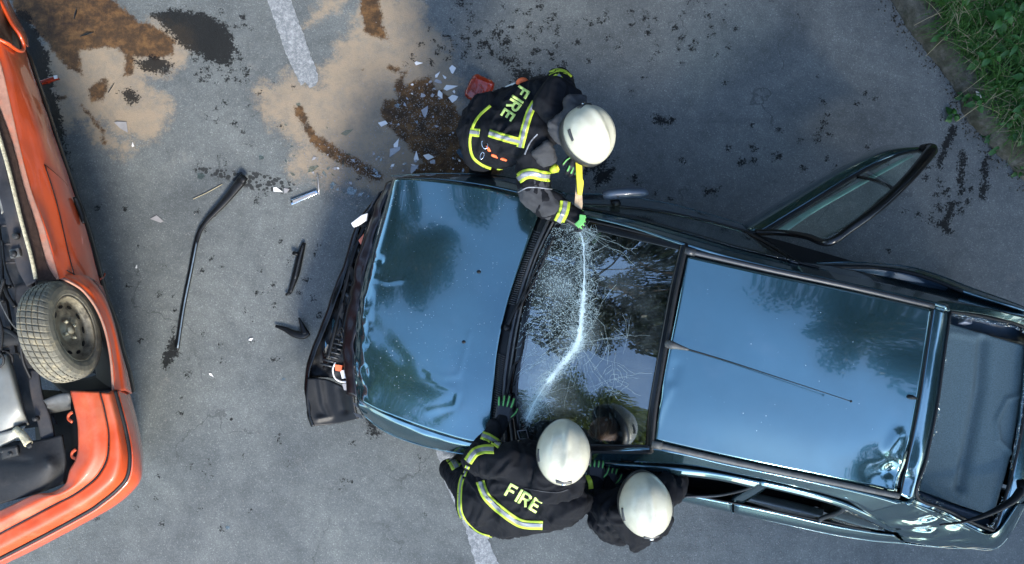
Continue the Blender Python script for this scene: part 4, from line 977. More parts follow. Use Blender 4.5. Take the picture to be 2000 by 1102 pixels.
    # ---- mirror
    mr = tube('door_mirror', PP([(1181, 381, 1.0), (1195, 379, 1.02), (1225, 377, 1.02), (1252, 377, 1.01), (1264, 379, 1.0)]), [.030, .036, .040, .036, .018], simple('grey_blue_mirror_cap', (.03, .045, .065), .35, coat=.4), T, 12, 20, flat=1.3)
    tube('mirror_arm', PP([(1200, 390, .98), (1205, 402, .96)]), .03, M['plastic'], mr, 8)
    tube('mirror_joint', PP([(1207, 368, 1.04), (1207, 386, 1.06)]), .004, M['plastic'], mr, 6)
    # ---- open rear door (stands vertically, window frame leans inwards)
    D = patch('rear_door', [[(1450, 440, .42), (1545, 378, .42), (1640, 322, .42), (1720, 285, .42), (1775, 280, .44)],
                            [(1446, 441, .66), (1547, 378, .66), (1647, 320, .67), (1722, 287, .68), (1784, 282, .70)],
                            [(1455, 446, .84), (1555, 384, .85), (1655, 324, .86), (1730, 293, .88), (1795, 285, .88)],
                            [(1478, 455, .92), (1573, 397, .93), (1670, 338, .93), (1745, 301, .94), (1806, 290, .94)]], ps, T, 24, 40, .02, label='open rear door with its window frame leaning inwards')
    patch('door_panel_inner', [[(1482, 458, .92), (1578, 402, .93), (1674, 343, .93), (1748, 306, .93), (1806, 296, .93)], [(1478, 458, .45), (1570, 405, .45), (1665, 348, .45), (1740, 306, .45), (1790, 300, .45)]], M['interior'], D, 8, 20, .02)
    tube('belt_seal', PP([(1484, 459, .945), (1578, 402, .95), (1674, 343, .95), (1748, 305, .955), (1795, 294, .955)]), .008, M['rubber'], D, 6, 30)
    fr = [(1475, 454, .94), (1530, 455, 1.06), (1575, 462, 1.20), (1617, 474, 1.345), (1660, 447, 1.36), (1720, 402, 1.35), (1775, 348, 1.28), (1812, 304, 1.12), (1818, 292, 1.02), (1800, 290, .95)]
    tube('window_frame', PP(fr), [.020, .020, .020, .022, .024, .028, .032, .038, .038, .026], M['plastic_gloss'], D, 8, 80)
    patch('window_glass', [[(1490, 458, .955), (1570, 409, .955), (1690, 337, .955)], [(1545, 460, 1.10), (1618, 415, 1.12), (1717, 350, 1.10)], [(1612, 468, 1.325), (1665, 437, 1.34), (1742, 372, 1.30)]], M['glass'], D, 10, 16, .004)
    patch('quarter_glass', [[(1696, 334, .955), (1750, 304, .955), (1796, 294, .955)], [(1722, 350, 1.10), (1765, 318, 1.10), (1802, 298, 1.05)], [(1748, 368, 1.295), (1776, 338, 1.24), (1806, 303, 1.12)]], M['glass'], D, 8, 10, .004)
    tube('window_divider', PP([(1675, 345, .96), (1705, 352, 1.06), (1735, 364, 1.2), (1748, 372, 1.30)]), .011, M['plastic_gloss'], D, 6, 16)
    tube('window_frame_edge', PP([(1617, 478, 1.35), (1665, 450, 1.365), (1725, 404, 1.355), (1782, 348, 1.28), (1818, 306, 1.12)]), .006, ps, D, 6, 30)
    # door strip glass channel (bright pale run inside the window)
    patch('glass_edge', [[(1520, 448, .962), (1600, 398, .965), (1780, 300, .965)], [(1536, 452, .985), (1612, 402, .99), (1784, 305, .985)]], simple('pale_green_glass_edge', (.12, .22, .20), .3), D, 3, 16, .003)
    # ---- interior
    patch('floor_pan', [[(1000, 405, .30), (1400, 440, .30), (1930, 590, .30)], [(1000, 650, .28), (1400, 720, .28), (1930, 820, .28)], [(1000, 872, .30), (1400, 966, .30), (1900, 1020, .30)]], M['interior'], T, 8, 8, .02)
    patch('dashboard', [[(1085, 425, .90), (1030, 560, .92), (1008, 700, .92), (1000, 870, .90)], [(1150, 440, .93), (1110, 570, .96), (1090, 710, .96), (1085, 875, .93)], [(1190, 450, .80), (1150, 580, .84), (1130, 715, .84), (1122, 878, .80)]], M['plastic'], T, 14, 30, .02, lambda p: Vector((0, 0, .015 * noise.noise(p * 5))))
    for cx, cy in ((1300, 560), (1268, 790)):
        st = patch('front_seat', [[(cx - 80, cy - 70, .52), (cx - 90, cy, .50), (cx - 100, cy + 70, .52)], [(cx + 30, cy - 60, .5), (cx + 15, cy, .46), (cx, cy + 75, .5)], [(cx + 80, cy - 50, .95), (cx + 68, cy + 5, .97), (cx + 55, cy + 70, .95)]], M['seat'], T, 12, 12, .08)
        tube('head_rest', PP([(cx + 88, cy - 25, 1.08), (cx + 78, cy + 32, 1.08)]), .06, M['seat'], st, 10, flat=.8)
    patch('rear_seat', [[(1560, 580, .5), (1540, 740, .5), (1510, 900, .5)], [(1700, 600, .52), (1680, 760, .52), (1650, 930, .52)], [(1790, 625, .92), (1770, 780, .92), (1740, 950, .92)]], M['seat'], T, 16, 20, .08)
    c = P(1165, 800, .93); ring_ = []
    for k in range(33):
        a = k / 32 * 6.2832; ring_.append(c + Vector((math.cos(a) * .07, math.sin(a) * .18, math.cos(a) * .16)))
    sw = tube('steering_wheel', ring_, .014, M['plastic'], T, 8)
    tube('steering_spoke', [ring_[8], c, ring_[24]], .018, M['plastic'], sw, 6)
    # ---- smashed front: carrier, bumper cover, lamps
    B = patch('front_bumper', [[(752, 368, .52), (706, 440, .50), (680, 520, .50), (648, 610, .50), (616, 690, .50), (602, 738, .50), (604, 800, .48), (612, 832, .46)],
                               [(735, 380, .50), (694, 445, .46), (668, 520, .46), (638, 605, .46), (606, 688, .46), (595, 738, .46), (599, 800, .44), (608, 834, .42)],
                               [(742, 385, .28), (704, 450, .28), (680, 522, .28), (650, 605, .28), (620, 690, .28), (612, 738, .28), (616, 800, .28), (622, 830, .28)]], M['plastic_gloss'], T, 10, 80, .012, lambda p: Vector((.008 * noise.noise(p * 9), .008 * noise.noise(p * 8), .012 * noise.noise(p * 7))),
              label='torn black front bumper cover hanging off')
    patch('bumper_corner', [[(600, 738, .50), (598, 790, .49), (610, 833, .46)], [(640, 742, .47), (640, 795, .44), (655, 828, .42)], [(690, 770, .50), (695, 800, .47), (700, 818, .45)]], M['plastic'], B, 24, 30, .012,
          ridge_fn([([(625, 740), (630, 790), (640, 815), (622, 818)], .47, .012, .02), ([(665, 760), (672, 800)], .45, -.015, .03)]))
    patch('undertray', [[(742, 378, .42), (698, 445, .42), (672, 520, .42), (641, 605, .42), (609, 690, .42), (603, 738, .42)], [(775, 390, .45), (735, 450, .45), (712, 525, .45), (690, 610, .45), (676, 690, .45), (664, 742, .45)], [(800, 390, .40), (770, 450, .40), (750, 525, .40), (735, 610, .40), (725, 690, .40), (720, 780, .40)]], M['under_dark'], T, 24, 60, .01, lambda p: Vector((0, 0, .035 * noise.noise(p * 13) + .015 * noise.noise(p * 30))))
    patch('front_carrier', [[(745, 385, .44), (700, 480, .42), (665, 600, .42), (630, 720, .42)], [(762, 390, .40), (728, 490, .38), (700, 610, .36), (690, 740, .38)]], M['under_dark'], T, 10, 30, .02, lambda p: Vector((0, 0, .04 * noise.noise(p * 10))))
    patch('radiator_panel', [[(770, 380, .56), (740, 470, .55), (715, 570, .55), (700, 690, .55)], [(785, 390, .30), (760, 480, .30), (740, 580, .30), (730, 700, .30)]], M['under_dark'], T, 6, 20, .02)
    gr = tube('grille_bar', PP([(712, 440, .56), (690, 500, .56), (670, 580, .55), (655, 640, .55), (640, 700, .55)]), .014, M['plastic'], T, 6, 40, flat=.5)
    tube('grille_bar', PP([(735, 400, .60), (716, 460, .60), (698, 530, .60), (680, 610, .60), (668, 670, .59)]), .020, M['plastic_gloss'], T, 6, 40, flat=.5)
    for k in range(10):    # ladder ribs of the broken grille
        f = k / 9; x = 640 + 40 * (1 - f); y = 640 + 74 * f
        tube('grille_rib', PP([(x - 14, y - 4, .545), (x + 12, y + 3, .55)]), .008, M['trim'], gr, 4)
    for k in range(7):
        f = k / 6; x = 712 - 36 * f; y = 448 + 130 * f
        tube('mounting_bracket', PP([(x - 8, y - 10, .50), (x + 4, y, .56), (x + 16, y + 2, .50), (x + 18, y + 14, .46)]), [.010, .016, .013, .008], M['plastic'] if k % 2 else M['trim'], T, 5, 8, flat=.6)
    rr_ = random.Random(21)
    for k in range(46):     # torn plates and clips filling the smashed nose
        f = rr_.random(); a = P(748 - 120 * f + rr_.gauss(0, 5), 385 + 330 * f, rr_.uniform(.42, .60)) + Vector((rr_.uniform(-.02, .14) * (1 - .3 * f), 0, 0))
        n = rr_.choice((3, 4, 5)); s_ = rr_.uniform(.018, .055); pts = []
        for j in range(n):
            t = 6.283 * j / n + rr_.uniform(-.5, .5); pts.append(a + Vector((math.cos(t) * s_ * .55, math.sin(t) * s_ * 1.3, rr_.uniform(-.03, .03))))
        prism_w('torn_fragment', pts, .008, M[rr_.choice(('plastic', 'plastic', 'plastic_gloss', 'under_dark', 'trim', 'paint_side', 'gutter'))], T)
    for k in range(7):
        f = rr_.random(); a = P(740 - 90 * f, 400 + 280 * f, .6)
        tube('loose_wire', [a, a + Vector((rr_.uniform(0, .08), rr_.uniform(-.1, .02), .03)), a + Vector((rr_.uniform(-.02, .08), rr_.uniform(-.2, -.08), -.04))], .004, M['rubber'], T, 5, 12)
    # headlamp remains
    h = patch('headlamp', [[(742, 375, .60), (720, 410, .60), (700, 440, .60)], [(752, 392, .55), (738, 418, .52), (722, 446, .55)]], M['trim'], T, 8, 10, .01, lambda p: Vector((0, 0, .02 * noise.noise(p * 20))), label='smashed headlamp with white reflector')
    prism('reflector', [(685, 436), (706, 420), (718, 416), (716, 430), (700, 440), (690, 444)], .60, .625, M['white_plastic'], h, bev=.004)
    h2 = tube('headlamp', PP([(655, 708, .56), (650, 722, .56), (654, 738, .56), (668, 746, .56), (684, 742, .56), (690, 728, .56)]), .006, M['white_plastic'], T, 6, 24, label='round headlamp rim hanging by the torn bumper')
    prism('lens', [(654, 712), (668, 714), (666, 726), (655, 724)], .55, .57, M['amber'], h2); prism('reflector', [(664, 724), (682, 722), (684, 738), (668, 740)], .545, .56, M['white_plastic'], h2)
    prism('reflector', [(668, 750), (684, 748), (682, 764), (672, 762)], .5, .515, M['lilac_plastic'], h2)
    prism('indicator', [(700, 470), (712, 455), (716, 462), (706, 480)], .56, .58, M['amber'], T)
    for i, (x, y) in enumerate(((688, 786), (702, 798), (690, 806), (712, 806), (698, 780))):
        prism('plastic_splinter', [(x, y), (x + 14, y + 4), (x + 18, y + 12), (x + 6, y + 8)], .6, .61 + i * .004, M['white_plastic'] if i % 2 else M['trim'], T)
    # ---- wheels
    for (x, y) in ((840, 385), (800, 800), (1760, 560), (1720, 1010)):
        q = P(x, y, .55); q.z = .30; ax = (P(1500, 530, 1) - P(1500 + 20.8, 530 - 97.8, 1)).normalized()
        w = tube('wheel', [q - ax * .09, q - ax * .075, q + ax * .075, q + ax * .09], [.25, .29, .29, .25], M['tyre'], T, 28)
        tube('rim', [q - ax * .093, q + ax * .093], .19, M['steel'], w, 24)
    return T
blue_car()

# ------------------------------------------------------------------ the overturned orange car
def red_car():
    T = thing('orange_hatchback', 'orange car lying overturned on its roof with underbody and rear wheel up', 'car', P(-150, 600, 0))
    og, ob = M['orange'], M['orange_bumper']
    sill = [(-22, -60, 1.2), (-12, 20, 1.2), (0, 84, 1.2), (8, 160, 1.2), (30, 275, 1.2), (52, 365, 1.2), (76, 440, 1.2), (96, 510, 1.2), (112, 545, 1.2)]
    rows = [[(-15, 70, 1.18), (8, 150, 1.17), (36, 275, 1.17), (59, 365, 1.17), (92, 455, 1.17), (114, 545, 1.17)],
            [(5, 85, 1.13), (28, 160, 1.10), (54, 275, 1.10), (78, 365, 1.10), (104, 455, 1.10), (130, 545, 1.12)],
            [(26, 93, 1.0), (50, 165, .98), (82, 275, .98), (108, 365, .98), (134, 455, .98), (162, 560, 1.0)],
            [(40, 98, .84), (66, 165, .82), (101, 275, .82), (130, 365, .82), (158, 455, .82), (190, 575, .84)],
            [(48, 92, .66), (73, 165, .66), (110, 275, .66), (141, 365, .66), (171, 455, .66), (205, 590, .66)]]
    ss = Surf(rows)
    patch('body_side', None, og, T, 30, 80, .01, lambda p: Vector((.004 * noise.noise(p * 6), 0, 0)), surf=ss)
    # tumblehome under it down to the ground (crushed windows)
    skirt('window_side', [ss.at(1, k / 20) for k in range(21)], .04, M['plastic_gloss'], T, .85, P(-400, 500, 0))
    # door shut lines
    tube('door_gap', [ss.at(.42 + .02 * math.sin(k / 3), .50 + .5 * k / 16) + Vector((.004, 0, .003)) for k in range(17)], .0035, M['rubber'], T, 4)
    tube('door_gap', [ss.at(.42 + .55 * k / 16, .50 + .14 * k / 16) + Vector((.002, 0, .002)) for k in range(12)], .002, M['underseal'], T, 4)
    tube('door_gap', [ss.at(.3 + .7 * k / 10, .96 + .04 * k / 10) + Vector((.004, 0, .003)) for k in range(11)], .0035, M['rubber'], T, 4)
    # dusty sill band, seal strip and seam
    patch('sill_band', [[(-40, 70, 1.20), (-22, 150, 1.20), (14, 275, 1.20), (40, 365, 1.20), (62, 440, 1.20), (84, 512, 1.20), (106, 545, 1.20)], [(-15, 70, 1.18), (8, 150, 1.175), (36, 275, 1.175), (59, 365, 1.175), (82, 430, 1.175), (100, 490, 1.175), (116, 545, 1.175)]], M['sill_dust'], T, 8, 50, .01)
    patch('sill_underside', [[(-60, 70, 1.225), (-38, 150, 1.225), (1, 275, 1.225), (28, 375, 1.225), (44, 440, 1.225), (62, 498, 1.225), (70, 548, 1.225)], [(-40, 70, 1.205), (-22, 150, 1.205), (22, 275, 1.205), (46, 365, 1.205), (70, 440, 1.205), (90, 512, 1.205), (110, 548, 1.205)]], M['underseal'], T, 8, 60, .01,
          lambda p: Vector((0, 0, .004 * noise.noise(p * 40))))
    tube('sill_seam', PP([(-60, 70, 1.26), (-36, 150, 1.26), (4, 285, 1.26), (18, 335, 1.26), (30, 384, 1.26), (44, 440, 1.26), (58, 490, 1.26), (64, 515, 1.26), (70, 545, 1.25)]), .009, M['crust'], T, 7, 120, flat=1.6)
    # front wheel arch edge and front wing, wheel at the very edge
    tube('front_arch_lip', PP([(-8, -10, .98), (8, 18, .97), (22, 45, .96), (38, 68, .94), (46, 88, .90), (44, 99, .92), (34, 98, 1.0), (16, 86, 1.1), (-8, 74, 1.16)]), .012, og, T, 8, 50)
    patch('front_arch_liner', [[(-60, -20, 1.0), (-40, 40, 1.0), (-20, 75, 1.0)], [(0, -10, .8), (25, 50, .8), (42, 92, .8)]], M['under_dark'], T, 6, 8, .01)
    patch('front_wing', [[(-8, -14, .96), (8, 16, .96), (23, 44, .95), (39, 68, .93), (47, 88, .89)], [(2, -18, .80), (16, 14, .80), (31, 44, .80), (47, 70, .80), (52, 92, .78)], [(6, -18, .60), (20, 14, .60), (36, 44, .60), (50, 70, .60), (55, 92, .62)]], og, T, 8, 24, .01)
    # ---- floor pan and its clutter
    fl = [[(-260, 60, 1.08), (-60, 60, 1.08)], [(-220, 300, 1.08), (0, 300, 1.10)], [(-180, 450, 1.08), (50, 450, 1.10)], [(-150, 560, 1.0), (72, 552, 1.08)], [(-150, 700, .98), (60, 700, .98)], [(-140, 860, .98), (110, 830, .98)]]
    patch('floor_pan', fl, M['under'], T, 90, 50, .01, lambda p: Vector((0, 0, .012 * noise.noise(p * 6) + .004 * noise.noise(p * 25))))
    patch('chassis_rail', [[(-45, 250, 1.18), (-18, 330, 1.18), (2, 395, 1.19), (18, 460, 1.18), (32, 520, 1.17), (52, 560, 1.15)], [(-5, 250, 1.17), (12, 330, 1.17), (30, 400, 1.18), (46, 460, 1.17), (62, 510, 1.16), (72, 548, 1.14)]], M['under'], T, 10, 50, .03,
          ridge_fn([([(5, 430), (20, 490)], 1.18, .012, .02), ([(35, 430), (50, 500)], 1.18, -.01, .015)]))
    patch('heat_shield_edge', [[(-60, 200, 1.16), (-30, 300, 1.16), (-10, 370, 1.16), (4, 418, 1.15)], [(-40, 200, 1.15), (-8, 300, 1.15), (10, 370, 1.14), (17, 405, 1.13)]], M['silver_box'], T, 6, 24, .01, lambda p: Vector((0, 0, .01 * noise.noise(p * 20))))
    for (x, y) in ((31, 461), (26, 496)):
        bm = bmesh.new(); bmesh.ops.create_cone(bm, cap_ends=True, segments=16, radius1=.022, radius2=.018, depth=.02); bmesh.ops.translate(bm, vec=P(x, y, 1.20), verts=bm.verts); o = bm_obj('floor_plug', bm, M['under_dark'], T)
    prism('jacking_plate', [(17, 488), (36, 484), (39, 500), (20, 505)], 1.17, 1.195, M['gutter'], T, bev=.004)
    for pts, r in (([(-4, 440, 1.17), (2, 490, 1.17), (4, 540, 1.17), (14, 575, 1.17), (30, 600, 1.15)], .012), ([(-10, 460, 1.15), (-4, 510, 1.16), (-2, 550, 1.16), (6, 590, 1.16)], .016), ([(4, 470, 1.18), (10, 520, 1.18), (26, 562, 1.18)], .006), ([(-40, 555, 1.15), (20, 560, 1.15)], .012)):
        tube('brake_pipe', PP(pts), r, M['plastic'], T, 7, 30)
    for k in range(7): tube('floor_rib', PP([(-60 + k * 3, 300 + k * 36, 1.13), (-12 + k * 8, 296 + k * 36, 1.13)]), .008, M['under'], T, 6, flat=.6)
    for pts, r in (([(8, 545, 1.2), (-6, 600, 1.2), (4, 650, 1.2), (-2, 700, 1.2)], .010), ([(70, 560, 1.14), (60, 600, 1.18), (40, 640, 1.2), (44, 700, 1.16), (60, 740, 1.1)], .009), ([(0, 640, 1.18), (30, 655, 1.2), (64, 690, 1.16)], .014)):
        tube('hose', PP(pts), r, M['rubber'], T, 7, 30)
    tube('hand_brake_cable', PP([(-30, 520, 1.18), (5, 600, 1.2), (30, 640, 1.19), (60, 650, 1.16)]), .005, M['gutter'], T, 6, 30)
    prism('fuel_strap', [(-2, 560), (6, 558), (30, 690), (20, 692)], 1.13, 1.155, M['under_dark'], T)
    tube('rear_axle_beam', PP([(-150, 680, 1.10), (-20, 668, 1.12), (60, 655, 1.14)]), .05, M['under_dark'], T, 12, 12)
    patch('trailing_arm', [[(30, 555, 1.13), (28, 620, 1.15), (40, 690, 1.15)], [(62, 550, 1.12), (50, 620, 1.14), (60, 690, 1.14)]], M['under'], T, 6, 14, .05)
    tube('spring', [P(25, 700, 1.05) + Vector((.05 * math.cos(a), .05 * math.sin(a), .012 * a)) for a in [k * .5 for k in range(60)]], .008, M['under_dark'], T, 6)
    # wheel arch liner and arch edge at the rear
    patch('rear_arch_liner', [[(112, 545, 1.12), (150, 560, 1.08), (185, 590, 1.0), (208, 640, .95), (219, 700, .95), (222, 762, .95)], [(60, 560, .9), (90, 560, .80), (140, 600, .70), (170, 660, .68), (185, 715, .70), (190, 770, .8)]], M['rubber'], T, 14, 30, .01)
    patch('rear_arch_back', [[(222, 762, .95), (180, 764, .98), (125, 766, 1.0)], [(195, 730, .7), (160, 740, .7), (100, 745, .7)]], M['rubber'], T, 6, 10, .01)
    patch('rear_wing', [[(112, 540, 1.14), (140, 552, 1.11), (165, 570, 1.06), (190, 605, 1.02), (207, 650, 1.0), (217, 705, 1.0), (221, 764, 1.0)],
                        [(128, 540, 1.11), (152, 550, 1.07), (178, 572, 1.02), (202, 610, .96), (217, 655, .93), (226, 710, .92), (233, 764, .93)],
                        [(165, 540, .98), (182, 555, .94), (200, 580, .90), (214, 615, .88), (226, 660, .87), (236, 710, .86), (244, 764, .86)],
                        [(198, 560, .66), (205, 582, .66), (213, 606, .66), (224, 640, .66), (236, 690, .66), (247, 730, .66), (255, 770, .66)]], og, T, 24, 60, .01)
    skirt('window_side', PP([(203, 582, .66), (213, 606, .66), (224, 640, .66), (236, 690, .66), (247, 730, .66), (255, 770, .66)]), .04, M['plastic_gloss'], T, .8, P(-400, 600, 0))
    tube('arch_lip', PP([(112, 541, 1.15), (140, 553, 1.12), (165, 571, 1.07), (190, 606, 1.03), (207, 651, 1.01), (217, 706, 1.01), (221, 764, 1.01)]), .008, M['sill_dust'], T, 6, 50)
    # ---- rear bumper
    i_ = [(137, 764, 1.14), (147, 805, 1.14), (153, 850, 1.14), (149, 893, 1.14), (136, 918, 1.14), (127, 946, 1.14), (100, 962, 1.14), (66, 967, 1.14), (0, 998, 1.14), (-80, 1035, 1.14)]
    m_ = [(194, 765, 1.12), (204, 805, 1.12), (211, 850, 1.12), (208, 893, 1.12), (190, 928, 1.12), (165, 950, 1.12), (138, 968, 1.12), (106, 984, 1.12), (0, 1040, 1.12), (-80, 1082, 1.12)]
    B = patch('rear_bumper_valance', [i_, [((a[0] + b[0]) / 2, (a[1] + b[1]) / 2, 1.165) for a, b in zip(i_, m_)], m_], ob, T, 14, 90, .012, lambda p: Vector((0, 0, .006 * noise.noise(p * 9))))
    m2 = [(a + 3, b + 2, 1.10) for a, b, c in m_]
    o_ = [(222, 762, 1.03), (234, 805, 1.02), (245, 850, 1.0), (251, 893, 1.0), (246, 930, 1.0), (226, 955, 1.0), (198, 978, 1.0), (164, 1001, 1.0), (50, 1062, 1.0), (-60, 1118, 1.0)]
    patch('rear_bumper', [m2, [((a[0] + b[0]) / 2 + 3, (a[1] + b[1]) / 2 + 3, 1.09) for a, b in zip(m2, o_)], o_], ob, T, 14, 90, .012, lambda p: Vector((0, 0, .004 * noise.noise(p * 9))))
    tube('rub_strip', PP([(a + 2, b + 1, c - .005) for a, b, c in o_]), .013, M['rubber'], T, 8, 90)
    tube('rub_strip_edge', PP([(a + 4, b + 3, c - .018) for a, b, c in o_]), .006, M['trim'], T, 6, 90)
    q_ = [(236, 762, .86), (250, 805, .85), (262, 850, .84), (270, 893, .84), (270, 935, .84), (250, 962, .84), (222, 985, .84), (180, 1010, .84), (64, 1072, .84), (-50, 1126, .84)]
    r_ = [(248, 762, .62), (260, 805, .62), (270, 850, .62), (276, 893, .62), (274, 932, .62), (256, 958, .62), (228, 980, .62), (186, 1004, .62), (66, 1064, .62), (-50, 1120, .62)]
    patch('rear_bumper_skin', [[(a + 4, b + 3, c - .02) for a, b, c in o_], q_, r_], og, T, 14, 90, .012)
    patch('rear_panel', [r_, [(a - 6, b - 8, .05) for a, b, c in r_]], M['plastic_gloss'], T, 4, 40, .01)
    for k in range(3):
        x, y = ((100, 1050), (55, 1076), (15, 1096))[k]
        prism('number_lamp', [(x - 14, y + 3), (x + 12, y - 9), (x + 14, y - 4), (x - 12, y + 8)], .78, .87, M['plastic'], T)
    for (x, y) in ((143, 815), (150, 888)):
        t_ = tube('bumper_tab', PP([(x - 2, y - 10, 1.12), (x - 9, y - 4, 1.10), (x - 9, y + 4, 1.10), (x - 2, y + 9, 1.12)]), .010, ob, B, 6, 12, flat=.5)
    # ---- exhaust box, pipe, tank, spare wheel well
    EX = patch('exhaust_box', [[(-60, 700, 1.10), (-20, 690, 1.12), (12, 692, 1.14), (22, 700, 1.06)], [(-60, 730, 1.16), (-20, 728, 1.18), (20, 730, 1.18), (32, 735, 1.08)], [(-60, 800, 1.18), (-10, 800, 1.20), (38, 795, 1.18), (48, 800, 1.08)], [(-60, 850, 1.16), (-10, 852, 1.16), (48, 826, 1.12), (58, 830, 1.04)]], M['silver_box'], T, 24, 24, .01)
    patch('exhaust_flange', [[(-60, 856, 1.17), (0, 846, 1.17), (50, 832, 1.14)], [(-60, 880, 1.15), (0, 872, 1.15), (40, 856, 1.12)]], M['silver_box'], EX, 4, 14, .01)
    tube('tail_pipe', PP([(30, 838, 1.16), (44, 850, 1.17), (56, 868, 1.18)]), [.020, .022, .024], M['crust'], EX, 14, 10)
    bm = bmesh.new(); bmesh.ops.create_uvsphere(bm, u_segments=12, v_segments=8, radius=.019); bmesh.ops.scale(bm, vec=(1, 1, .5), verts=bm.verts); bmesh.ops.translate(bm, vec=P(57, 870, 1.187), verts=bm.verts); bm_obj('pipe_mouth', bm, M['under_dark'], EX)
    patch('spare_wheel_well', [[(-90, 870, 1.12), (0, 862, 1.12), (70, 860, 1.12), (120, 850, 1.10)], [(-90, 930, 1.15), (0, 930, 1.15), (80, 915, 1.15), (130, 900, 1.08)], [(-90, 1010, 1.12), (0, 985, 1.12), (80, 962, 1.10), (125, 945, 1.05)]], M['under_dark'], T, 24, 30, .02,
          ridge_fn([([(98, 900), (100, 908)], 1.13, .02, .02), ([(-20, 900), (60, 900)], 1.13, -.012, .012)]))
    patch('boot_floor', [[(60, 760, .85), (140, 765, .85)], [(70, 860, .85), (160, 860, .85)], [(60, 960, .85), (150, 940, .85)]], M['rubber'], T, 4, 4, .01)
    patch('side_bracket', [[(84, 782, 1.13), (110, 772, 1.13), (134, 768, 1.13)], [(92, 795, 1.11), (116, 786, 1.11), (138, 782, 1.11)], [(88, 810, 1.0), (112, 806, 1.0), (138, 800, 1.0)]], M['gutter'], T, 6, 10, .02)
    patch('chassis_leg', [[(55, 720, 1.10), (60, 770, 1.12), (72, 820, 1.12), (84, 880, 1.10)], [(75, 720, 1.08), (82, 770, 1.10), (98, 820, 1.10), (112, 880, 1.06)]], M['under'], T, 6, 20, .03)
    for (x, y) in ((70, 818), (6, 880), (22, 886)):
        bm = bmesh.new(); bmesh.ops.create_cone(bm, cap_ends=True, segments=10, radius1=.016, radius2=.014, depth=.03); bmesh.ops.translate(bm, vec=P(x, y, 1.15), verts=bm.verts); bm_obj('bolt', bm, M['under_dark'], T)
    patch('clamp', [[(0, 878, 1.17), (32, 872, 1.17)], [(4, 898, 1.15), (36, 890, 1.15)]], M['under_dark'], T, 4, 8, .02)
    # handle and side repeater
    h = ss.at(.98, .80); tube('door_handle', PP([(146, 385, .78), (152, 398, .76), (160, 420, .75), (163, 436, .76)]), [.012, .020, .020, .010], M['plastic'], T, 8, 16)
    tube('side_marker', PP([(196, 545, .70), (203, 540, .62), (205, 534, .60)]), .006, M['red_plastic'], T, 6, 10)
    # ---- rear wheel, up in the air
    def wheel(c, ax, up):
        W = None; side_ = ax.cross(up).normalized(); up = side_.cross(ax).normalized()
        prof = [(-.085, .205), (-.088, .23), (-.086, .262), (-.078, .285), (-.066, .297), (-.050, .301), (-.049, .294), (-.043, .294), (-.042, .303), (-.016, .305), (-.015, .297), (-.009, .297), (-.008, .305), (.016, .305), (.017, .297), (.023, .297), (.024, .304), (.048, .301), (.049, .293), (.054, .293), (.055, .300), (.066, .296), (.080, .284), (.090, .262), (.093, .235), (.090, .212), (.080, .200)]
        n = 240; V = []; F = []
        for i in range(n):
            a = i / n * 2 * math.pi
            for x, r in prof:
                rr = r - (.0065 if (i % 5 == 0 and r > .2985) else 0) - (.004 if (i % 5 == 0 and .28 < r <= .2985) else 0)
                V.append(c + ax * x + (up * math.cos(a + x * 1.2) + side_ * math.sin(a + x * 1.2)) * rr)
        w = len(prof)
        for i in range(n):
            for j in range(w - 1): F.append((i * w + j, ((i + 1) % n) * w + j, ((i + 1) % n) * w + j + 1, i * w + j + 1)[::-1])
        W = mesh('wheel', V, F, None, T, False, 'dusty rear wheel with worn tread'); W.data.materials.append(M['tyre'])
        prof = [(.080, .204), (.086, .200), (.080, .190), (.050, .182), (.040, .165), (.046, .130), (.050, .100), (.030, .085), (.028, .06), (.050, .052), (.052, .03), (.050, .0)]
        V = []; F = []; n = 64; w = len(prof)
        for i in range(n):
            a = i / n * 2 * math.pi
            for x, r in prof: V.append(c + ax * x + (up * math.cos(a) + side_ * math.sin(a)) * r)
        for i in range(n):
            for j in range(w - 1): F.append((i * w + j, ((i + 1) % n) * w + j, ((i + 1) % n) * w + j + 1, i * w + j + 1)[::-1])
        mesh('rim', V, F, M['rim'], W)
        for k in range(10):
            a = k / 10 * 6.283; q = c + ax * .047 + (up * math.cos(a) + side_ * math.sin(a)) * .145
            t1 = (up * -math.sin(a) + side_ * math.cos(a)); bm = bmesh.new()
            VV = [q + t1 * .022 * math.cos(b) + (up * math.cos(a) + side_ * math.sin(a)) * .010 * math.sin(b) for b in [j * .524 for j in range(12)]]
            mesh('rim_hole', VV, [tuple(range(12))], M['plastic'], W, False, thick=.004)
        for k in range(4):
            a = k / 4 * 6.283 + .5; q = c + (up * math.cos(a) + side_ * math.sin(a)) * .055
            tube('wheel_bolt', [q + ax * .045, q + ax * .062], .011, M['crust'], W, 6)
        tube('hub', [c + ax * .03, c + ax * .066], [.032, .026], M['rim'], W, 14)
        tube('brake_drum', [c - ax * .08, c - ax * .0], .13, M['under_dark'], W, 20)
    ax = Vector((math.cos(R(14)), math.sin(R(14)), -.03)).normalized()
    wheel(P(120, 648, 1.14), ax, Vector((0, 0, 1)))
    ax2 = ax
    c = P(-45, 45, 1.12)
    W2 = tube('wheel', [c - ax2 * .09, c - ax2 * .07, c + ax2 * .07, c + ax2 * .09], [.24, .29, .29, .24], M['tyre'], T, 40)
    tube('rim', [c + ax2 * .05, c + ax2 * .092], .19, M['rim'], W2, 24)
red_car()

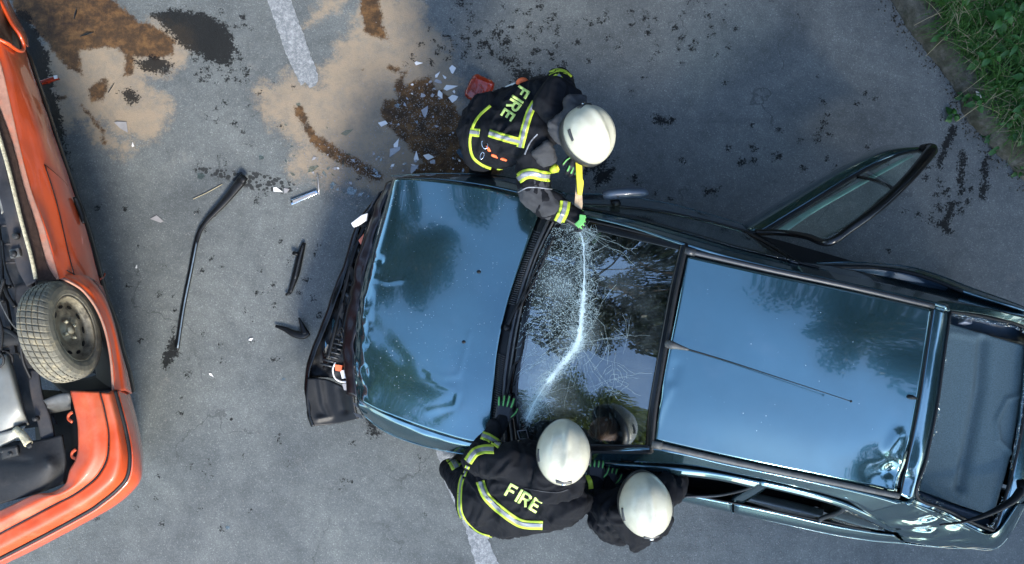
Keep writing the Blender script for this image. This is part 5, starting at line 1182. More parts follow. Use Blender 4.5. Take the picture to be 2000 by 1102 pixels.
# ------------------------------------------------------------------ figures
def hull_into(bm, balls, seg=12):
    """convex hull of ellipsoids [(centre, (rx, ry, rz) or r)]"""
    pts = []
    for c, r in balls:
        if not isinstance(r, (tuple, list)): r = (r, r, r)
        for i in range(5):
            ph = math.pi * i / 4
            for j in range(seg if 0 < i < 4 else 1):
                a = 2 * math.pi * j / seg
                pts.append(c + Vector((r[0] * math.sin(ph) * math.cos(a), r[1] * math.sin(ph) * math.sin(a), r[2] * math.cos(ph))))
    b = bmesh.new()
    for p in pts: b.verts.new(p)
    res = bmesh.ops.convex_hull(b, input=b.verts)
    bmesh.ops.delete(b, geom=[v for v in b.verts if not v.link_faces], context='VERTS')
    me = bpy.data.meshes.new('tmp'); b.to_mesh(me); b.free(); bm.from_mesh(me); bpy.data.meshes.remove(me)
def blob(name, hulls, mat, parent, voxel=.012, smooth=4, fold=0.0, fscale=7.0, label=None, extra=None):
    bm = bmesh.new()
    for h in hulls: hull_into(bm, h)
    me = bpy.data.meshes.new(name + '_raw'); bm.to_mesh(me); bm.free()
    tmp = bpy.data.objects.new('tmp', me); COL.objects.link(tmp)
    m = tmp.modifiers.new('r', 'REMESH'); m.mode = 'VOXEL'; m.voxel_size = voxel
    if smooth:
        s = tmp.modifiers.new('s', 'SMOOTH'); s.iterations = smooth; s.factor = .6
    dg = bpy.context.evaluated_depsgraph_get(); ev = tmp.evaluated_get(dg)
    me2 = bpy.data.meshes.new_from_object(ev); bpy.data.objects.remove(tmp); bpy.data.meshes.remove(me)
    me2.name = name
    if fold:
        co = [v.co.copy() for v in me2.vertices]; no = [v.normal.copy() for v in me2.vertices]
        for v, c, n in zip(me2.vertices, co, no):
            q = c * fscale; w = Vector((noise.noise(q * .7 + Vector((9, 2, 4))), noise.noise(q * .7), noise.noise(q * .7 + Vector((1, 7, 3))))) * 1.3
            f = 1 - abs(noise.noise(q + w)) * 2.4; f2 = 1 - abs(noise.noise(q * 2.2 + w * 2)) * 2.2
            v.co = c + n * (fold * (f * .8 + f2 * .3 - .4))
    me2.materials.clear(); me2.materials.append(mat); me2.shade_smooth(); me2.update()
    bv = BVHTree.FromPolygons([v.co.copy() for v in me2.vertices], [tuple(p.vertices) for p in me2.polygons])
    o = link(name, me2, parent, label)
    return o, bv
def drape(bvs, px, py, off):
    d = ray(px, py).normalized(); best = None
    for bv in bvs:
        h = bv.ray_cast(CAMP, d)
        if h[0] and (best is None or h[3] < best[3]): best = h
    if not best: return None
    n = best[1]
    if n.dot(d) > 0: n = -n
    return best[0] + (n * .5 - d * .5) * off
def strip(name, bvs, line, w, mat, parent, off=.004, n=40, m=5):
    """tape laid on the cloth along a line of photo positions; w in photo pixels"""
    q = path([Vector((a, b, 0)) for a, b in line], n); V = []; F = []; ids = {}
    for i, p in enumerate(q):
        a = q[max(i - 1, 0)]; b = q[min(i + 1, n - 1)]; t = (b - a).normalized(); s = Vector((-t.y, t.x, 0))
        for j in range(m + 1):
            c = p + s * w * (j / m - .5); h = drape(bvs, c.x, c.y, off)
            if h is not None: ids[i, j] = len(V); V.append(h)
    for i in range(n - 1):
        for j in range(m):
            k = [(i, j), (i + 1, j), (i + 1, j + 1), (i, j + 1)]
            if all(x in ids for x in k):
                f = [ids[x] for x in k]
                if max((V[f[a]] - V[f[(a + 1) % 4]]).length for a in range(4)) < .06: F.append(tuple(f[::-1]))
    if F: return mesh(name, V, F, mat, parent, True, thick=.002, toff=0)
def band(bvs, line, w, parent):
    y = strip('reflective_band', bvs, line, w, M['yellow'], parent, .004)
    if w > 9: strip('silver_stripe', bvs, line, w * .42, M['silver'], y if y else parent, .0075)
GLYPH = {'F': [[(0, 0), (0, 1)], [(0, .91), (.56, .91)], [(0, .5), (.48, .5)]], 'I': [[(0, 0), (0, 1)]],
         'R': [[(0, 0), (0, 1)], [(0, .91), (.36, .91), (.52, .84), (.57, .7), (.52, .55), (.36, .47), (0, .47)], [(.3, .47), (.58, 0)]],
         'E': [[(0, 0), (0, 1)], [(0, .91), (.56, .91)], [(0, .5), (.5, .5)], [(0, .09), (.56, .09)]]}
def lettering(bvs, word, org, d, size, parent, wid=.19, gap=.26, adv=.62, off=.005, skipfn=None):
    d = Vector((d[0], d[1])).normalized(); u = Vector((d.y, -d.x)); x = 0
    for ch in word:
        V = []; F = []
        wd = .0 if ch == 'I' else adv
        for si, st in enumerate(GLYPH[ch]):
            pts = [Vector((a, b, 0)) for a, b in st]; q = []
            for a, b in zip(pts[:-1], pts[1:]):
                k = max(int((b - a).length / .07), 2)
                for j in range(k): q.append(a.lerp(b, j / k))
            q.append(pts[-1]); rows = []
            for i, p in enumerate(q):
                a = q[max(i - 1, 0)]; b = q[min(i + 1, len(q) - 1)]; t = (b - a).normalized(); s = Vector((-t.y, t.x, 0)); r = []
                for j in range(4):
                    c = p + s * wid * (j / 3 - .5)
                    pp = Vector(org) + d * (c.x + x + wid / 2) * size + u * c.y * size
                    h = drape(bvs, pp.x, pp.y, off + si * .0004)
                    if skipfn and skipfn(pp.x, pp.y): h = None
                    r.append(None if h is None else (V.append(h), len(V) - 1)[1])
                rows.append(r)
            for r0, r1 in zip(rows[:-1], rows[1:]):
                for j in range(3):
                    f = (r0[j], r1[j], r1[j + 1], r0[j + 1])
                    if None not in f: F.append(f[::-1])
        x += wd + gap
        if F: mesh('letter', V, F, M['letters'], parent, True, thick=.0015, toff=0)
def helmet(parent, c, fwd, up, a=.135, b=.168, h=.165, tint=None):
    up = up.normalized(); s = fwd.cross(up).normalized(); fwd = up.cross(s).normalized()
    def L(x, y, z): return c + s * x + fwd * y + up * z
    n, m = 64, 22; V = []; F = []
    for i in range(m + 1):
        ph = math.pi / 2 * i / m
        for j in range(n):
            t = 2 * math.pi * j / n; x = math.sin(t); y = math.cos(t)
            k = math.sin(ph) ** .82; taper = 1 - .13 * max(y, 0) ** 2
            z = h * math.cos(ph) ** .9
            xx = a * k * x * taper; yy = b * k * y * (1.0 if y > 0 else .96)
            z += .015 * math.exp(-(xx / .018) ** 2) * (math.cos(ph) ** .5) + .004 * math.exp(-(((abs(xx) - .07)) / .012) ** 2) * math.cos(ph)
            V.append(L(xx, yy, z))
    for i in range(m):
        for j in range(n): F.append((i * n + j, (i + 1) * n + j, (i + 1) * n + (j + 1) % n, i * n + (j + 1) % n))
    H = mesh('helmet', V, F, M['helmet'], parent, True, thick=.006)
    bm = bmesh.new(); bm.from_mesh(H.data); bmesh.ops.remove_doubles(bm, verts=bm.verts, dist=.0004); bm.to_mesh(H.data); bm.free(); H.data.shade_smooth()
    V = []; F = []
    for i, (k, z) in enumerate([(.99, .006), (1.02, 0), (1.03, -.02), (1.02, -.05), (.97, -.052)]):
        for j in range(n):
            t = 2 * math.pi * j / n; y = math.cos(t); V.append(L(a * k * math.sin(t) * (1 - .13 * max(y, 0) ** 2), b * k * y * (1 if y > 0 else .96), z))
    for i in range(4):
        for j in range(n): F.append((i * n + j, (i + 1) * n + j, (i + 1) * n + (j + 1) % n, i * n + (j + 1) % n))
    mesh('helmet_rim', V, F, M['helmet_grey'], H, True, thick=.004)
    for sx in (-1, 1):
        tube('side_clip', [L(sx * a * .93, -.055, .060), L(sx * a * .96, -.025, .062), L(sx * a * .955, .010, .062)], .012, M['helmet_grey'], H, 8, 10)
    tube('rear_vent', [L(-.038, -b * .83, .088), L(0, -b * .86, .092), L(.038, -b * .83, .088)], .015, M['helmet_grey'], H, 8, 12, flat=1.2)
    tube('rear_latch', [L(-.010, -b * .93, .092), L(.010, -b * .93, .092)], .010, M['chrome'], H, 8)
    return H, L
def glove(parent, c, fwd, pn, spread=.9, curl=.5, thumb=1, green=True):
    """c palm centre, fwd finger direction, pn back-of-hand normal"""
    fwd = fwd.normalized(); s = fwd.cross(pn).normalized(); pn = s.cross(fwd).normalized()
    def L(x, y, z): return c + s * x + fwd * y + pn * z
    hs = [[(L(-.032, -.045, 0), .019), (L(.032, -.045, 0), .019), (L(-.036, .035, 0), .016), (L(.036, .035, 0), .016)], [(L(0, -.095, 0), .032), (L(0, -.04, 0), .027)]]
    tips = []
    for k, (x, ln) in enumerate(((-.036, .055), (-.012, .070), (.012, .074), (.036, .064))):
        x2 = x * (1 + .35 * spread); p0 = L(x, .035, 0); p1 = L(x2, .035 + ln * .5, -.006 * curl); p2 = L(x2 * 1.05, .035 + ln * .5 + ln * .45 * math.cos(curl), -.006 - ln * .5 * math.sin(curl)); p3 = L(x2 * 1.06, .035 + ln * .5 + ln * .62 * math.cos(curl * 1.4), -.012 - ln * .8 * math.sin(curl * 1.2))
        hs += [[(p0, .0125), (p1, .0115)], [(p1, .0115), (p2, .0108)], [(p2, .0105), (p3, .0095)]]; tips.append((p0, p1, p2))
    t = thumb; q0 = L(t * .034, -.03, -.005); q1 = L(t * .066, .005, -.015); q2 = L(t * .078, .038, -.025)
    hs += [[(q0, .018), (q1, .0145)], [(q1, .0145), (q2, .0115)]]
    o, bv = blob('glove', hs, M['glove'], parent, .0045, 2)
    if green:
        for p0, p1, p2 in tips: tube('finger_guard', [p0 + pn * .012, p1 + pn * .0115, p2 + pn * .010], .0055, M['green'], o, 6, 10, flat=.6)
        tube('cuff_stripe', [L(math.sin(a) * .0335, -.072 + .002 * math.cos(a), math.cos(a) * .0325) for a in [i * .2618 for i in range(25)]], .006, M['green'], o, 6)
        tube('thumb_guard', [q0 + pn * .015, q1 + pn * .012, q2 + pn * .008], .005, M['green'], o, 6, 8)
    return o
def person(label, base, J, facing, helmet_up, dark=False):
    """J: joints as world points"""
    T = thing('person', label, 'person', base, 'firefighters at the blue car')
    J = {k: v.copy() for k, v in J.items()}
    B0 = Vector((0, 0, .07))
    for k in ('chest', 'shL', 'shR', 'elL', 'elR', 'neck'): J[k] -= B0
    h = J['head']; f = facing; up = helmet_up.normalized()
    f = (f - up * f.dot(up)).normalized(); s = f.cross(up).normalized()
    body = [[(J['pelvis'], (.12, .12, .10)), (J['chest'], (.11, .11, .06))], [(J['shL'], .05), (J['shR'], .05), (J['chest'], .06)],
            [(J['neck'], .055), (h - up * .06, .055)], [(h - up * .02, .085), (h + up * .035 - f * .01, .092), (h - up * .075 + f * .035, .05)],
            [(h + f * .085 - up * .02, .016), (h + f * .10 - up * .035, .014)], [(h + s * .09 - up * .01, (.015, .02, .028)), (h + s * .085 - up * .01, .02)], [(h - s * .09 - up * .01, (.015, .02, .028)), (h - s * .085 - up * .01, .02)],
            [(h + f * .075 - up * .062 + s * .02, .012), (h + f * .075 - up * .062 - s * .02, .012)]]
    for a in 'LR':
        body += [[(J['sh' + a], .05), (J['el' + a], .04)], [(J['el' + a], .04), (J['wr' + a], .028)], [(J['wr' + a], .028), (J['ha' + a], .03)],
                 [(J['hip' + a], .085), (J['kn' + a], .058)], [(J['kn' + a], .056), (J['an' + a], .04)], [(J['an' + a], .04), (J['to' + a], .035)]]
    B, _ = blob('body', body, M['skin'], T, .012, 3)
    for k in (-1, 1):
        bm = bmesh.new(); bmesh.ops.create_uvsphere(bm, u_segments=10, v_segments=8, radius=.011); bmesh.ops.translate(bm, vec=h + f * .082 + s * .032 * k + up * .0, verts=bm.verts); bm_obj('eye', bm, M['white_plastic'], B)
    legs = []
    for a in 'LR': legs += [[(J['hip' + a], .12), (J['kn' + a], .088)], [(J['kn' + a], .088), (J['an' + a] + Vector((0, 0, .07)), .075)]]
    legs += [[(J['pelvis'], (.16, .14, .11)), (J['hipL'], .12), (J['hipR'], .12)]]
    tr, bt = blob('trousers', legs, M['jacket'], T, .014, 3, .012, 8)
    for a in 'LR':
        blob('boot', [[(J['an' + a] + Vector((0, 0, .13)), .062), (J['an' + a], .052)], [(J['an' + a] + Vector((0, 0, -.02)), .048), (J['to' + a], .042)]], M['boot'], T, .01, 3)
    return T, bt
def dirv(px, py, dx, dy, z):  # horizontal world direction of a photo direction
    return (P(px + dx, py + dy, z) - P(px, py, z)).normalized()
UP = Vector((0, 0, 1))
def hem(bvs, line, w, T): strip('hem_piping', bvs, line, w, M['yellow'], T, .004)

# --- firefighter 1: above the bonnet, bent over the windscreen with the glass saw
def fighter_saw():
    J = dict(pelvis=P(945, 275, .98), chest=P(1060, 222, 1.26), neck=P(1105, 238, 1.38), head=P(1143, 262, 1.44),
             shL=P(1092, 175, 1.28), shR=P(1050, 285, 1.30), elL=P(1093, 150, 1.08), elR=P(1043, 372, 1.16), wrL=P(1116, 230, 1.02), wrR=P(1098, 415, 1.13), haL=P(1124, 300, 1.08), haR=P(1124, 430, 1.13),
             hipL=P(935, 235, .90), hipR=P(940, 300, .90), knL=P(952, 262, .50), knR=P(945, 308, .50), anL=P(950, 290, .12), anR=P(935, 348, .12), toL=P(985, 305, .05), toR=P(965, 368, .05))
    T, bt = person('firefighter bent over the bonnet sawing the windscreen, FIRE on the back, glossy white helmet', P(950, 300, 0), J, dirv(1143, 262, .6, 1, 1.4), Vector((.75, -.22, .85)))
    C = J
    hs = [[(P(945, 215, 1.0), .10), (P(938, 262, .98), .15), (P(972, 300, 1.0), .10), (P(1070, 190, 1.22), .12), (P(1035, 262, 1.24), .13)],
          [(P(940, 290, .85), .13), (P(935, 245, .85), .13), (P(985, 292, .98), .11)],
          [(P(1090, 178, 1.24), .10), (P(1045, 270, 1.26), .11), (P(1105, 235, 1.28), .08)],
          [(P(1090, 180, 1.22), .10), (P(1092, 160, 1.05), .085)], [(P(1092, 160, 1.05), .085), (P(1112, 215, 1.0), .065)],
          [(P(1045, 275, 1.25), .11), (P(1040, 330, 1.2), .098), (P(1043, 372, 1.15), .094)], [(P(1043, 375, 1.15), .094), (P(1068, 402, 1.14), .078), (P(1098, 413, 1.13), .066)]]
    jk, bj = blob('jacket', hs, M['jacket'], T, .010, 2, .024, 7)
    # worn grey sleeve panel, collar, neck guard
    slv, bs = blob('grey_sleeve', [[(P(1043, 355, 1.175), .096), (P(1043, 376, 1.155), .100)], [(P(1043, 376, 1.155), .100), (P(1072, 404, 1.145), .082)]], M['jacket_grey'], T, .010, 3, .010, 9)
    col, bc = blob('collar', [[(P(1062, 205, 1.38), .07), (P(1085, 175, 1.36), .08), (P(1120, 190, 1.36), .055), (P(1090, 235, 1.38), .06)]], M['jacket'], T, .010, 3, .010, 9)
    blob('neck_guard', [[(P(1075, 248, 1.46), .03), (P(1090, 262, 1.45), .04), (P(1112, 288, 1.40), .03), (P(1122, 215, 1.50), .05)], [(P(1112, 200, 1.50), .045), (P(1136, 192, 1.48), .03), (P(1126, 225, 1.5), .06)]], M['jacket_grey'], T, .009, 3, .012, 11, label='dusty grey cloth neck guard under the helmet')
    blob('shoulder_flap', [[(P(1048, 300, 1.35), .03), (P(1070, 285, 1.37), .035), (P(1078, 312, 1.30), .03), (P(1062, 318, 1.30), .03)]], M['jacket_grey'], T, .008, 3, .008, 12)
    bv = [bj, bs, bt, bc]
    band([bj], [(1094, 147), (1078, 162), (1060, 183)], 15, T); band([bj], [(1046, 200), (1034, 222), (1024, 255), (1016, 288)], 15, T)
    band([bj], [(955, 260), (985, 269), (1016, 277)], 15, T); band([bj], [(918, 258), (937, 260)], 16, T)
    hem([bj, bt], [(958, 207), (938, 225), (925, 245), (918, 275), (922, 303), (935, 318), (955, 328), (982, 333), (1005, 328)], 5, T)
    band([bj, bs], [(1012, 350), (1026, 341), (1040, 339), (1056, 343), (1075, 346)], 20, T)
    strip('sleeve_piping', [bj, bs], [(1012, 376), (1035, 366), (1078, 370)], 2, M['silver'], T)
    band([bj, bs], [(1104, 393), (1101, 412), (1091, 434)], 20, T)
    strip('shoulder_piping', [bj, bc], [(1050, 262), (1036, 278), (1025, 302)], 2.4, M['silver'], T)
    hem([bj], [(1068, 146), (1088, 138), (1106, 142), (1116, 150)], 7, T)
    lettering([bj], 'FIRE', (1014, 166), (-38, 60), 26, T)
    # belt tackle
    bt_, _b = blob('orange_strap', [[(P(949, 272, 1.13), .018), (P(957, 291, 1.13), .02)], [(P(962, 303, 1.13), .012), (P(988, 313, 1.12), .010)]], M['orange_strap'], T, .006, 2)
    cbn = [(945, 272), (941, 280), (945, 290), (952, 288), (952, 278), (947, 270)]
    tube('carabiner', PP([(a, b, 1.165) for a, b in cbn + cbn[:1]]), .004, M['chrome'], T, 6, 30)
    tube('carabiner', PP([(a, b, 1.15) for a, b in [(942, 297), (938, 305), (939, 311), (944, 308), (946, 300), (942, 297)]]), .003, M['chrome'], T, 6, 30)
    tl = tube('torch', PP([(1074, 333, 1.20), (1088, 328, 1.22)]), [.022, .028], M['yellow'], T, 12); tube('torch_lens', PP([(1088, 328, 1.222), (1091, 327, 1.225)]), .018, M['yellow_tool'], tl, 12)
    glove(T, P(1122, 425, 1.13), dirv(1122, 425, 1, .55, 1.1) + UP * -.3, UP + dirv(1122, 425, .2, -.6, 1.1) * .3, .2, 1.3, -1)
    blob('wrist_cuff', [[(P(1104, 415, 1.13), .062), (P(1126, 423, 1.13), .055)]], M['jacket'], T, .008, 2, .006, 14)
    strip('wrist_patch', [BVHTree.FromPolygons([P(1120, 405, 1.2), P(1150, 405, 1.2), P(1150, 455, 1.2), P(1120, 455, 1.2)], [(0, 1, 2, 3)])], [(1138, 420), (1136, 432), (1126, 442)], 12, M['green'], T)
    glove(T, P(1128, 318, 1.16), dirv(1128, 318, -.4, 1, 1.1), UP, .2, 1.2, 1)
    H, L = helmet(T, P(1146, 265, 1.50), dirv(1143, 262, .5, 1, 1.4), Vector((.38, .08, .92)), .138, .165, .17)
    # the glass saw he holds: a thing of its own
    S = thing('glass_saw', 'yellow and wood handled glass saw cutting down the windscreen', 'saw', P(1130, 380, 1.1))
    prism('saw_blade', [(1127, 330, 1.16), (1135, 331, 1.16), (1138, 400, 1.13), (1132, 440, 1.115), (1123, 437, 1.115), (1122, 400, 1.13)], 1.12, 1.125, M['wood'], S, bev=0.001)
    prism('saw_grip', [(1124, 316, 1.2), (1137, 318, 1.2), (1138, 350, 1.19), (1140, 352, 1.19), (1140, 360, 1.19), (1137, 380, 1.18), (1128, 378, 1.18), (1126, 350, 1.19)], 1.15, 1.19, M['yellow_tool'], S, bev=.006)
fighter_saw()

# --- firefighter 2: lower left, hand on the scuttle
def fighter_left():
    J = dict(pelvis=P(940, 985, .98), chest=P(1040, 945, 1.30), neck=P(1080, 918, 1.46), head=P(1098, 892, 1.52),
             shL=P(985, 905, 1.36), shR=P(1120, 985, 1.34), elL=P(928, 900, 1.17), elR=P(1155, 985, 1.15), wrL=P(962, 848, 1.08), wrR=P(1160, 948, 1.13), haL=P(982, 815, 1.04), haR=P(1165, 928, 1.14),
             hipL=P(925, 960, .92), hipR=P(955, 1012, .92), knL=P(890, 925, .52), knR=P(960, 985, .5), anL=P(880, 912, .14), anR=P(950, 960, .12), toL=P(902, 893, .05), toR=P(975, 935, .05))
    T, bt = person('lower left firefighter with a hand on the scuttle, FIRE across the back', P(950, 960, 0), J, dirv(1098, 892, .15, -1, 1.5), Vector((.12, .22, .95)))
    hs = [[(P(940, 925, 1.0), .10), (P(935, 985, .98), .13), (P(985, 1022, 1.0), .09), (P(1030, 905, 1.26), .13), (P(1095, 985, 1.26), .13)],
          [(P(925, 960, .85), .12), (P(960, 1005, .85), .12), (P(975, 1005, 1.0), .10)],
          [(P(1000, 905, 1.30), .12), (P(1110, 975, 1.30), .12), (P(1080, 915, 1.38), .07)],
          [(P(990, 905, 1.30), .105), (P(955, 898, 1.22), .10), (P(930, 897, 1.17), .082)], [(P(930, 898, 1.17), .082), (P(945, 868, 1.12), .070), (P(968, 838, 1.07), .058)],
          [(P(1115, 975, 1.30), .10), (P(1142, 975, 1.18), .08)], [(P(1142, 975, 1.18), .08), (P(1157, 945, 1.14), .058)]]
    jk, bj = blob('jacket', hs, M['jacket'], T, .010, 2, .027, 6.5)
    col, bc = blob('collar', [[(P(1048, 958, 1.42), .035), (P(1070, 975, 1.41), .035), (P(1125, 962, 1.40), .04), (P(1132, 935, 1.42), .04), (P(1060, 920, 1.44), .05)]], M['jacket'], T, .009, 3, .010, 9)
    strip('collar_piping', [bc, bj], [(1024, 954), (1050, 958), (1085, 962), (1110, 956)], 1.6, M['jacket_grey'], T)
    band([bj], [(938, 940), (950, 970), (980, 998), (1017, 1022), (1060, 1026)], 17, T)
    hem([bj, bt], [(914, 910), (901, 942), (898, 978), (900, 1002), (912, 1024), (935, 1043), (965, 1052)], 9, T); strip('hem_silver', [bj, bt], [(914, 910), (901, 942), (898, 978), (900, 1002), (912, 1024), (935, 1043), (965, 1052)], 3, M['silver'], T, .007)
    band([bj], [(941, 850), (958, 857), (977, 870)], 16, T); band([bj], [(914, 902), (928, 884), (945, 878), (965, 878)], 18, T)
    band([bt, bj], [(857, 884), (874, 888), (885, 900), (893, 914)], 22, T)
    band([bj], [(1143, 925), (1152, 940), (1154, 955)], 9, T)
    lettering([bj], 'FIRE', (984, 966), (.86, .50), 27, T)
    blob('wrist_cuff', [[(P(966, 845, 1.07), .052), (P(980, 822, 1.05), .046)]], M['jacket'], T, .008, 2, .006, 14)
    glove(T, P(984, 806, 1.045), dirv(984, 806, .2, -1, 1) + UP * -.06, UP, .5, .35, 1)
    glove(T, P(1163, 925, 1.15), dirv(1163, 925, .1, -1, 1.1), UP, .2, .9, 1)
    H, L = helmet(T, P(1100, 884, 1.58), dirv(1098, 892, .06, -1, 1.5), Vector((.03, .16, .97)), .136, .170, .17)
    tube('wrist_tag', PP([(1010, 842, 1.06), (1028, 840, 1.06), (1032, 856, 1.06), (1015, 858, 1.06), (1010, 842, 1.06)]), .003, M['silver'], T, 5)
fighter_left()

# --- firefighter 3: in the lower front door opening
def fighter_right():
    J = dict(pelvis=P(1225, 1015, .92), chest=P(1240, 1000, 1.25), neck=P(1252, 995, 1.42), head=P(1256, 990, 1.50),
             shL=P(1185, 1005, 1.34), shR=P(1305, 955, 1.34), elL=P(1160, 985, 1.12), elR=P(1322, 945, 1.10), wrL=P(1175, 950, 1.05), wrR=P(1290, 925, 1.02), haL=P(1190, 935, 1.03), haR=P(1265, 915, 1.0),
             hipL=P(1205, 1010, .88), hipR=P(1255, 1015, .88), knL=P(1195, 985, .52), knR=P(1255, 985, .52), anL=P(1195, 985, .12), anR=P(1250, 990, .12), toL=P(1200, 955, .05), toR=P(1255, 962, .05))
    T, bt = person('firefighter leaning into the car at the lower front door, plain dark jacket, cream helmet', P(1225, 985, 0), J, dirv(1256, 990, .2, -1, 1.5), Vector((.05, .1, .98)))
    hs = [[(P(1215, 1020, .95), .12), (P(1250, 1018, .95), .12), (P(1200, 1000, 1.28), .12), (P(1290, 965, 1.28), .11)],
          [(P(1195, 1000, 1.28), .11), (P(1163, 975, 1.14), .085)], [(P(1163, 975, 1.14), .085), (P(1178, 950, 1.06), .065)],
          [(P(1300, 960, 1.28), .10), (P(1316, 940, 1.12), .08)], [(P(1316, 940, 1.12), .08), (P(1285, 925, 1.04), .065)],
          [(P(1205, 1035, 1.12), .09), (P(1180, 1015, 1.2), .09)]]
    jk, bj = blob('jacket', hs, M['jacket'], T, .010, 2, .028, 7)
    blob('collar', [[(P(1198, 1005, 1.42), .04), (P(1235, 1060, 1.36), .035), (P(1240, 1072, 1.32), .02), (P(1290, 1035, 1.38), .04), (P(1308, 1015, 1.42), .02), (P(1260, 990, 1.42), .08)]], M['jacket'], T, .009, 3, .014, 9)
    glove(T, P(1188, 935, 1.05), dirv(1188, 935, .2, -1, 1), UP, .3, .6, 1); glove(T, P(1268, 915, 1.02), dirv(1268, 915, -.2, -1, 1), UP, .3, .6, -1)
    helmet(T, P(1259, 985, 1.56), dirv(1256, 990, -.10, -1, 1.5), Vector((.05, -.02, .98)), .132, .165, .17)
fighter_right()

# ------------------------------------------------------------------ loose pieces on the road
def shard_mesh(name, seed, mat, n=5, elong=1.5, thick=.004):
    r = random.Random(seed); V = []; a = 0
    angs = sorted(r.uniform(0, 6.28) for _ in range(n))
    for k in range(n):
        a = k / n * 6.283 + r.uniform(-.55, .55); d = r.uniform(.5, 1.0)
        V.append(Vector((math.cos(a) * d * elong, math.sin(a) * d, 0)))
    tilt = r.uniform(-.15, .3)
    for v in V: v.z = 0
    F = [tuple(range(n)), tuple(range(n, 2 * n))[::-1]] + [(i, i + n, (i + 1) % n + n, (i + 1) % n) for i in range(n)]
    V = [v + Vector((0, 0, thick / .012)) for v in V] + V
    me = bpy.data.meshes.new(name); me.from_pydata([tuple(v) for v in V], [], F); me.materials.append(mat); me.update()
    return me
SHM = {k: [shard_mesh('shard', i * 7 + j, M[mk], (5, 4, 5, 4, 6, 5, 4)[i], 1.1 + .4 * (i % 4)) for i in range(7)] for j, (k, mk) in enumerate((('w', 'white_plastic'), ('l', 'lilac_plastic'), ('g', 'glass_shard')))}
NM = {'w': 'white_shard', 'l': 'lilac_shard', 'g': 'glass_shard'}; CT_ = {'w': 'plastic shard', 'l': 'plastic shard', 'g': 'glass shard'}
def shard(kind, px, py, size, rot, label, group, i=0):
    o = bpy.data.objects.new(NM[kind], SHM[kind][i % 7]); COL.objects.link(o)
    q = P(px, py, 0); r = size * PXM * .33
    o.location = (q.x, q.y, .003 + i % 3 * .001); o.scale = (r, r, .012); o.rotation_euler = (random.uniform(-.03, .03), random.uniform(-.03, .03), rot)
    tag(o, label, CT_[kind], group)
# larger, singled out
for i, a in enumerate([
    ('w', 748, 243, 30, .1, 'large white shard on the left edge of the dark oily patch, flat bottomed', 1),
    ('w', 774, 282, 24, 1.0, 'narrow white shard below the large white one, pointing up', 6),
    ('l', 770, 295, 38, .8, 'longest lilac lens piece lying on sand below the oil patch', 3),
    ('l', 830, 219, 26, 1.4, 'rounded lilac lens piece in the middle of the oil patch', 2),
    ('w', 886, 192, 30, -.6, 'big square white shard nearest the red canister', 4),
    ('w', 884, 136, 24, 1.3, 'upright white shard at the top right of the debris', 5),
    ('w', 878, 171, 26, .3, 'white ring-like shard above the square white one', 3),
    ('l', 856, 158, 24, .2, 'lilac piece at the top of the shard cluster', 1),
    ('w', 860, 184, 20, -1.0, 'white pointed shard between the two lilac pieces', 2),
    ('l', 825, 187, 20, 0, 'flat lilac piece in the upper oil patch', 4),
    ('g', 776, 207, 20, .1, 'squarish clear glass piece on the upper left of the oil patch', 0),
    ('w', 836, 306, 24, 0, 'white scalloped shard just above the blue bonnet', 2),
    ('w', 813, 308, 26, 1.4, 'very thin upright white shard above the bonnet', 6),
    ('l', 808, 330, 24, .9, 'lilac piece touching the edge of the blue car bonnet shadow', 2),
    ('l', 846, 316, 20, .2, 'lilac piece beside the white scalloped shard', 5),
    ('g', 612, 328, 34, .7, 'largest clear glass piece, left of the sand edge', 1),
    ('g', 689, 374, 26, .2, 'clear glass piece beside the crushed bumper corner', 2),
    ('g', 583, 205, 17, 0, 'clear glass piece at the tip of the brown arc', 0),
    ('l', 240, 246, 34, -.6, 'large pale lens piece alone below the left sand stain', 2),
    ('l', 308, 428, 32, -.2, 'mauve flat scrap alone in the middle of the left asphalt', 3),
    ('g', 392, 345, 24, 0, 'clear piece at the left end of the tyre print', 5),
    ('w', 260, 284, 12, 1.5, 'small white and red piece below the left sand stain', 6),
    ('w', 541, 371, 26, -.5, 'white folded shard at the right end of the tyre print', 6),
    ('l', 560, 372, 22, .4, 'round grey lens bit beside the folded white shard', 0),
    ('g', 511, 308, 18, .2, 'clear piece alone above the tyre print', 4),
    ('g', 678, 259, 26, .4, 'faint clear glass piece in the middle of the sand', 3),
    ('w', 660, 329, 10, 0, 'small bright white square below the brown arc', 0),
    ('w', 816, 124, 20, -.1, 'white curved sliver at the top of the sand patch', 6),
    ('g', 555, 740, 12, .3, 'small bluish piece near the torn bumper', 1),
    ('w', 490, 663, 11, .6, 'small white chip left of the torn bumper, upper', 2),
    ('w', 413, 732, 11, -.6, 'small white chip on the lower left asphalt', 3),
    ('g', 445, 1030, 14, .5, 'tiny clear chip at the bottom of the asphalt', 4),
    ('w', 267, 522, 9, 1.3, 'tiny white strip right of the orange car', 6)]):
    shard(a[0], a[1], a[2], a[3], a[4], a[5], 'shards of lamps and glass on the road', a[6])
rnd = random.Random(11)
def scatter(n, x0, x1, y0, y1, s0, s1, kinds, label):
    lab = {'w': label % 'white plastic', 'l': label % 'lilac plastic', 'g': label % 'clear glass'}
    for i in range(n):
        k = rnd.choice(kinds); shard(k, rnd.uniform(x0, x1), rnd.uniform(y0, y1), rnd.uniform(s0, s1), rnd.uniform(0, 6.28), lab[k], 'small shards in the debris', rnd.randrange(7))
scatter(38, 760, 905, 160, 335, 5, 12, 'llgglw', 'one of many small %s chips on the dark oil patch')
scatter(34, 620, 745, 300, 385, 6, 16, 'gggggl', 'one of many small %s chips on sand by the bumper corner')
scatter(16, 550, 650, 230, 380, 5, 13, 'ggggl', 'one of many small %s chips left of the sandy patch')
